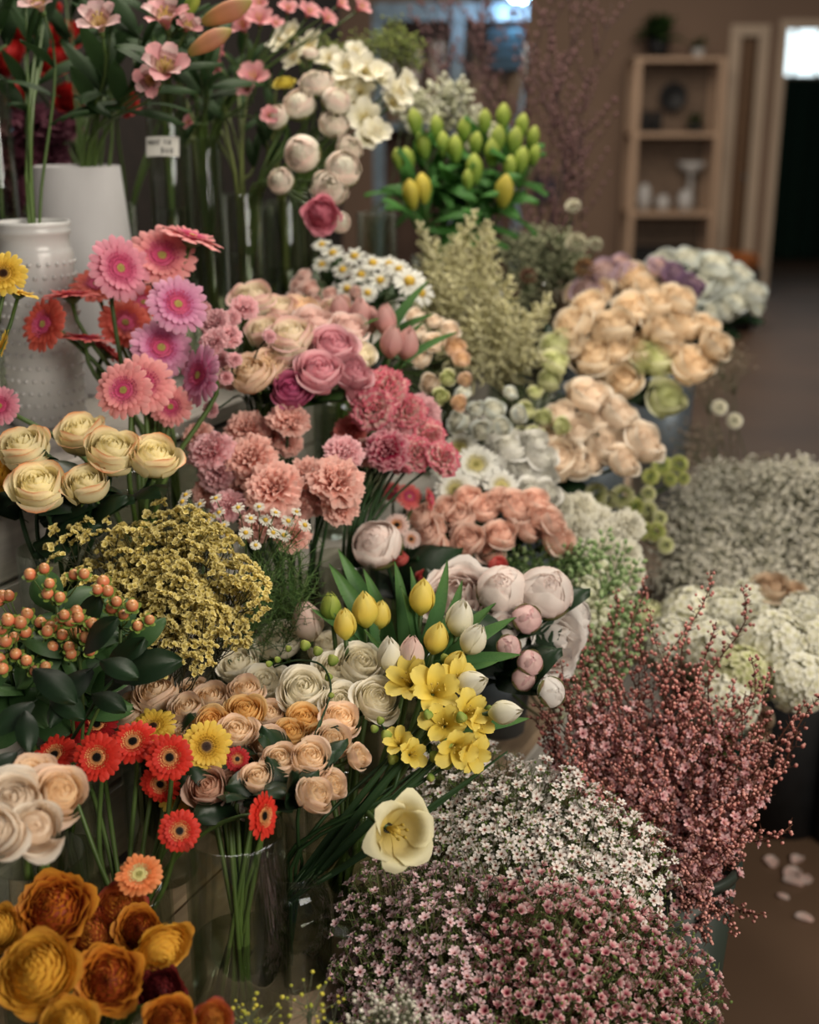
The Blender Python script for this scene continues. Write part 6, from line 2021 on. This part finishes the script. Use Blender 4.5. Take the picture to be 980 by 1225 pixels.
mound('bare_twig', 'branch', 'bare dark budding twig before the brown wall', 'bare budding twigs', [(0, 0), (1, 0), (0, 1)], 50, lambda x, y: 2, Vs['twig'], ht, 66, TWB, parts_names=('twigs', '', 'buds'), up=.3, jd=0, stem_r=.003,
      extra=[(690, -20, 2.9), (720, 30, 2.95), (660, -40, 3.0), (610, -60, 2.9), (560, -30, 3.0), (520, -20, 2.95), (680, 110, 2.85), (640, 60, 2.9), (580, 30, 3.0), (500, 10, 3.0), (540, -60, 3.1), (700, 160, 2.8)])

# ---------------------------------------------------------------- the far end of the shop
SHELFM = plain('pale shelf paint', '#bfa288', .55, nscale=3, namt=.06)
YS = YB - .42
x0, x1 = 1.83, 2.56
sh = thing('shelf_unit', 'tall pale open shelf unit against the far brown wall', 'shelf', (x0, YS, 0))
for x in (x0, x1 - .04):
    for y in (YS, YS + .34):
        b = Buf()
        b.box((x, y, 0), (x + .055, y + .045, 1.98))
        mk('post', b.mesh('post', [SHELFM], False), sh)
levels = [1.945, 1.36, .72, .12]
for z in levels:
    b = Buf()
    b.box((x0, YS + .01, z), (x1 + .015, YS + .38, z + .035))
    mk('shelf', b.mesh('shelf', [SHELFM], False), sh)
b = Buf()
b.box((x0 + .02, YS + .37, .1), (x1, YS + .385, 1.95))
mk('back_panel', b.mesh('back_panel', [plain('shelf back panel', '#776454', .7)], False), sh)


def pot_plant(label, loc, r, h, mat, lr, seed, n=30):
    rt = thing('potted_plant', label, 'plant', loc)
    b = Buf()
    b.lathe([(0, 0), (r * .75, 0), (r, h), (r * .9, h), (r * .85, h * .85), (0, h * .85)], 16)
    mk('pot', b.mesh('pot', [mat]), rt, Matrix.Translation(loc))
    r2 = random.Random(seed)
    for i in range(n):
        a = r2.random() * 6.28
        el = r2.uniform(-.1, 1.3)
        dr = Vector((math.cos(a) * math.cos(el), math.sin(a) * math.cos(el), math.sin(el)))
        leaf_at(rt, LG, Vector(loc) + Vector((0, 0, h)) + dr * r * .3, dr, (0, 0, 1.2), lr * r2.uniform(.7, 1.1))


pot_plant('bushy green plant in black pot on top of the far shelf unit', (2.04, YS + .17, 1.98), .10, .15, BLACKPL, .19, 1, 44)
pot_plant('small pale green plant on top of the far shelf unit', (2.37, YS + .17, 1.98), .05, .07, CERAMIC, .10, 2, 14)
pot_plant('small dark succulent on the upper shelf', (2.38, YS + .15, 1.395), .08, .06, BLACKPL, .09, 3, 20)


def lathe_thing(name, cat, label, loc, prof, mat, n=20, M_=None, parts=None):
    o = thing(name, label, cat, loc)
    b = Buf()
    b.lathe(prof, n)
    mk('body', b.mesh('body', [mat]), o, Matrix.Translation(loc) @ (M_ or Matrix()))
    for pn, pr in (parts or []):
        b = Buf()
        b.lathe(pr, n)
        mk(pn, b.mesh(pn, [mat]), o, Matrix.Translation(loc) @ (M_ or Matrix()))
    return o


lathe_thing('round_plaque', 'plaque', 'round black plaque leaning on the upper shelf', (2.21, YS + .30, 1.68), [(0, .0), (.10, 0), (.115, .01), (.115, .03), (.09, .03), (.08, .02), (0, .02)], BLACKPL, 24, Matrix.Rotation(R(90), 4, 'X'))
for x, lb in ((2.0, 'black canister on the upper shelf, left one of the pair'), (2.09, 'black canister on the upper shelf, right one of the pair')):
    lathe_thing('canister', 'canister', lb, (x - .03, YS + .15, 1.395), [(0, 0), (.04, 0), (.042, .01), (.042, .13), (.036, .15), (0, .15)], BLACKPL, 16, None, [('lid', [(.0, .172), (.038, .17), (.04, .152), (0, .151)])])
for x, h, r, lb in ((1.99, .22, .06, 'tall white vase on the lower shelf, leftmost'), (2.15, .13, .06, 'short white vase between two taller ones on the lower shelf'), (2.34, .17, .07, 'wide white vase on the lower shelf')):
    lathe_thing('white_vase', 'vase', lb, (x, YS + .16, .755), [(0, 0), (r * .7, 0), (r, h * .4), (r * .8, h * .85), (r * .5, h * .93), (r * .6, h), (r * .5, h), (r * .4, h * .9), (0, h * .5)], CERAMIC)
lathe_thing('pedestal_bowl', 'bowl', 'white pedestal bowl behind the vases on the lower shelf', (2.40, YS + .28, .755), [(0, 0), (.05, 0), (.03, .02), (.02, .30), (.11, .36), (.115, .40), (.10, .39), (0, .33)], CERAMIC)
b = Buf()
b.box((1.92, YS + .06, .155), (2.44, YS + .32, .42))
b.box((1.95, YS + .05, .37), (2.41, YS + .33, .39))
cr = thing('storage_box', 'black storage box on the bottom shelf', 'box', (2.18, YS + .06, .155))
mk('body', b.mesh('body', [BLACKPL], False), cr)
b = Buf()
b.box((1.90, YS + .04, .42), (2.46, YS + .34, .45))
mk('lid', b.mesh('lid', [BLACKPL], False), cr)

# planter with orange blooms standing on the floor before the far wall
ppos = P(880, 322, 9.2)
pl_ = thing('planter', 'black floor planter of orange blooms before the far doorway', 'planter', (ppos.x, ppos.y, 0))
b = Buf()
b.lathe([(0, 0), (.15, 0), (.19, ppos.z), (.17, ppos.z), (.16, ppos.z * .9), (0, ppos.z * .9)], 20)
mk('pot', b.mesh('pot', [BLACKPL]), pl_, Matrix.Translation((ppos.x, ppos.y, 0)))
kb = K_ball(pm('burnt orange bloom', '#8a4a24', '#b8703c', '#cf9460'), 0)[0][0][1]
for i in range(9):
    a = i * 2.4
    mk('bloom', kb, pl_, basis(Vector((ppos.x + math.cos(a) * .1, ppos.y + math.sin(a) * .1, ppos.z + .05)), (math.cos(a), math.sin(a), 1.5), 0, .075))

# dark picture frame / cabinet low on the wall, left of the shelves
f0 = P(640, 210, 10.6)
f1 = P(672, 246, 10.6)
fr = thing('picture_frame', 'small dark framed picture low on the far wall behind the twigs', 'picture', (f0.x, YB - .03, f1.z))
b = Buf()
b.box((f0.x, YB - .03, f1.z), (f1.x, YB - .002, f0.z))
mk('frame', b.mesh('frame', [plain('dark walnut', '#2e2220', .5)], False), fr)
b = Buf()
b.box((f0.x + .03, YB - .034, f1.z + .03), (f1.x - .03, YB - .029, f0.z - .03))
mk('print', b.mesh('print', [plain('dark print', '#3c3440', .6, nscale=9, namt=.5)], False), fr)

# rack of wrapping paper under a cool lamp, left of the far wall
RACK = plain('pale blue painted steel', '#76858f', .4, metal=.2)
rk = thing('paper_rack', 'pale blue steel rack of brown wrapping paper behind the twigs', 'rack', tuple(P(460, 100, 5.2)))
for px, w_, ya, yb in ((548, .055, 0, 300), (624, .04, 88, 330), (452, .05, 0, 300)):
    p = P(px, 10, 5.2)
    b = Buf()
    b.box((p.x - w_ / 2, p.y, 0), (p.x + w_ / 2, p.y + .05, (P(px, 6, 5.2).z if ya == 0 else P(px, ya, 5.2).z)))
    mk('post', b.mesh('post', [RACK], False), rk)
a, c = P(450, 14, 5.2), P(632, 14, 5.2)
b = Buf()
b.box((a.x, a.y - .01, a.z - .035), (c.x, a.y + .06, a.z + .035))
mk('beam', b.mesh('beam', [RACK], False), rk)
b = Buf()
z1 = P(500, 95, 5.2).z
b.box((a.x, a.y - .01, z1 - .20), (c.x, a.y + .30, z1 - .17))
mk('tray', b.mesh('tray', [RACK], False), rk)
b = Buf()
b.box((a.x, a.y + .34, .2), (c.x, a.y + .36, a.z))
mk('back_panel', b.mesh('back_panel', [plain('brown rack panel', '#5c463a', .8, nscale=5, namt=.3)], False), rk)
KR = plain('kraft paper', '#9c8470', .8, nscale=12, namt=.12)
for i, (px, r, tl) in enumerate(((470, .035, -4), (492, .03, 3), (515, .035, 5), (568, .05, 8), (590, .055, -6), (606, .04, 12))):
    p = P(px, 100, 5.3)
    q = thing('paper_roll', 'roll of brown wrapping paper in the blue rack', 'paper roll', (p.x, p.y, z1 - .17), 'wrapping paper rolls')
    b = Buf()
    h_ = .26 + .03 * (i % 3)
    b.lathe([(.008, 0), (r, 0), (r, h_), (r * .8, h_ + .002), (r * .8, h_ - .002), (.008, h_ - .01)], 14)
    mk('paper', b.mesh('paper', [KR]), q, Matrix.Translation((p.x, p.y, z1 - .17)) @ Matrix.Rotation(R(tl), 4, 'Y'))
# dark blue crate hung on the rack
p0, p1 = P(584, 34, 5.1), P(626, 84, 5.1)
p0.y = a.y - .065
p1.y = p0.y
q = thing('crate', 'dark teal crate hanging on the rack under the cool lamp', 'crate', (p0.x, p0.y, p1.z))
TEAL = plain('dark teal plastic', '#10323f', .5)
for k in range(4):
    z = p1.z + (p0.z - p1.z) * k / 4
    b = Buf()
    b.box((p0.x, p0.y - .10, z + .004), (p1.x, p0.y + .05, z + (p0.z - p1.z) / 4 - .004))
    mk('slat', b.mesh('slat', [TEAL], False), q)
b = Buf()
b.box((p0.x + .01, p0.y - .09, p1.z), (p1.x - .01, p0.y + .04, p0.z))
mk('body', b.mesh('body', [TEAL], False), q)
b = Buf()
for x_ in (p0.x + .03, p1.x - .03):
    b.tube([(x_, p0.y, p0.z - .01), (x_, p0.y, a.z + .045), (x_, p0.y + .07, a.z + .045)], .004, 5)
mk('hooks', b.mesh('hooks', [TEAL]), q)
# cool lamp above
lp = P(622, -10, 5.0)
la = thing('pendant_lamp', 'cool white spotlight lamp glowing at the top border', 'lamp', tuple(lp))
b = Buf()
b.lathe([(.02, .16), (.03, .12), (.09, .02), (.10, 0), (.095, .0), (.085, .02), (.02, .11)], 20)
mk('lamp_shade', b.mesh('lamp_shade', [GALV]), la, Matrix.Translation(lp))
b = Buf()
b.blob((0, 0, .01), .055, n=14, rings=8)
mk('bulb', b.mesh('bulb', [plain('cool white bulb', '#a8d4ff', .4, emit=14, namt=0)]), la, Matrix.Translation(lp))
b = Buf()
b.tube([(0, 0, .15), (0, 0, 3.3 - lp.z)], .006, 5)
mk('cord', b.mesh('cord', [BLACKPL]), la, Matrix.Translation(lp))
ll = bpy.data.lights.new('pendant_light', 'POINT')
ll.energy, ll.color, ll.shadow_soft_size = 2.2, (.55, .78, 1.0), .06
lo = bpy.data.objects.new('pendant_light', ll)
COL.objects.link(lo)
lo.location = lp + Vector((0, 0, -.09))

# fallen petals and leaves on the concrete
FP = cached('fallen', lambda: (lambda bb_: (bb_.petal(L=1, W=.4, a0=12, a1=-14, cup=.08, nu=4, nv=3, wide=.6, tip=.3, base=.4), bb_.mesh('petal', [C_PALEP]))[1])(Buf()))
rr = random.Random(4)
for i, (x, y, L) in enumerate([(a_, b_, c_ * .7) for a_, b_, c_ in [(925, 1040, .05), (940, 1050, .06), (960, 1062, .06), (950, 1035, .05), (915, 1032, .04), (972, 1105, .05), (930, 1072, .035), (890, 975, .03), (962, 1048, .05)]]):
    u = (612.5 - y) / F
    d = EYE / (math.sin(PITCH) - u * math.cos(PITCH))
    p = P(x, y, d)
    o = mk('fallen_petal', FP, None, Matrix.Translation((p.x, p.y, .004)) @ rz(rr.random() * 6) @ Matrix.Diagonal((L, L, L, 1)))
    tag(o, 'pale fallen petal lying on the concrete floor beside the buckets', 'petal', 'fallen petals on the floor')
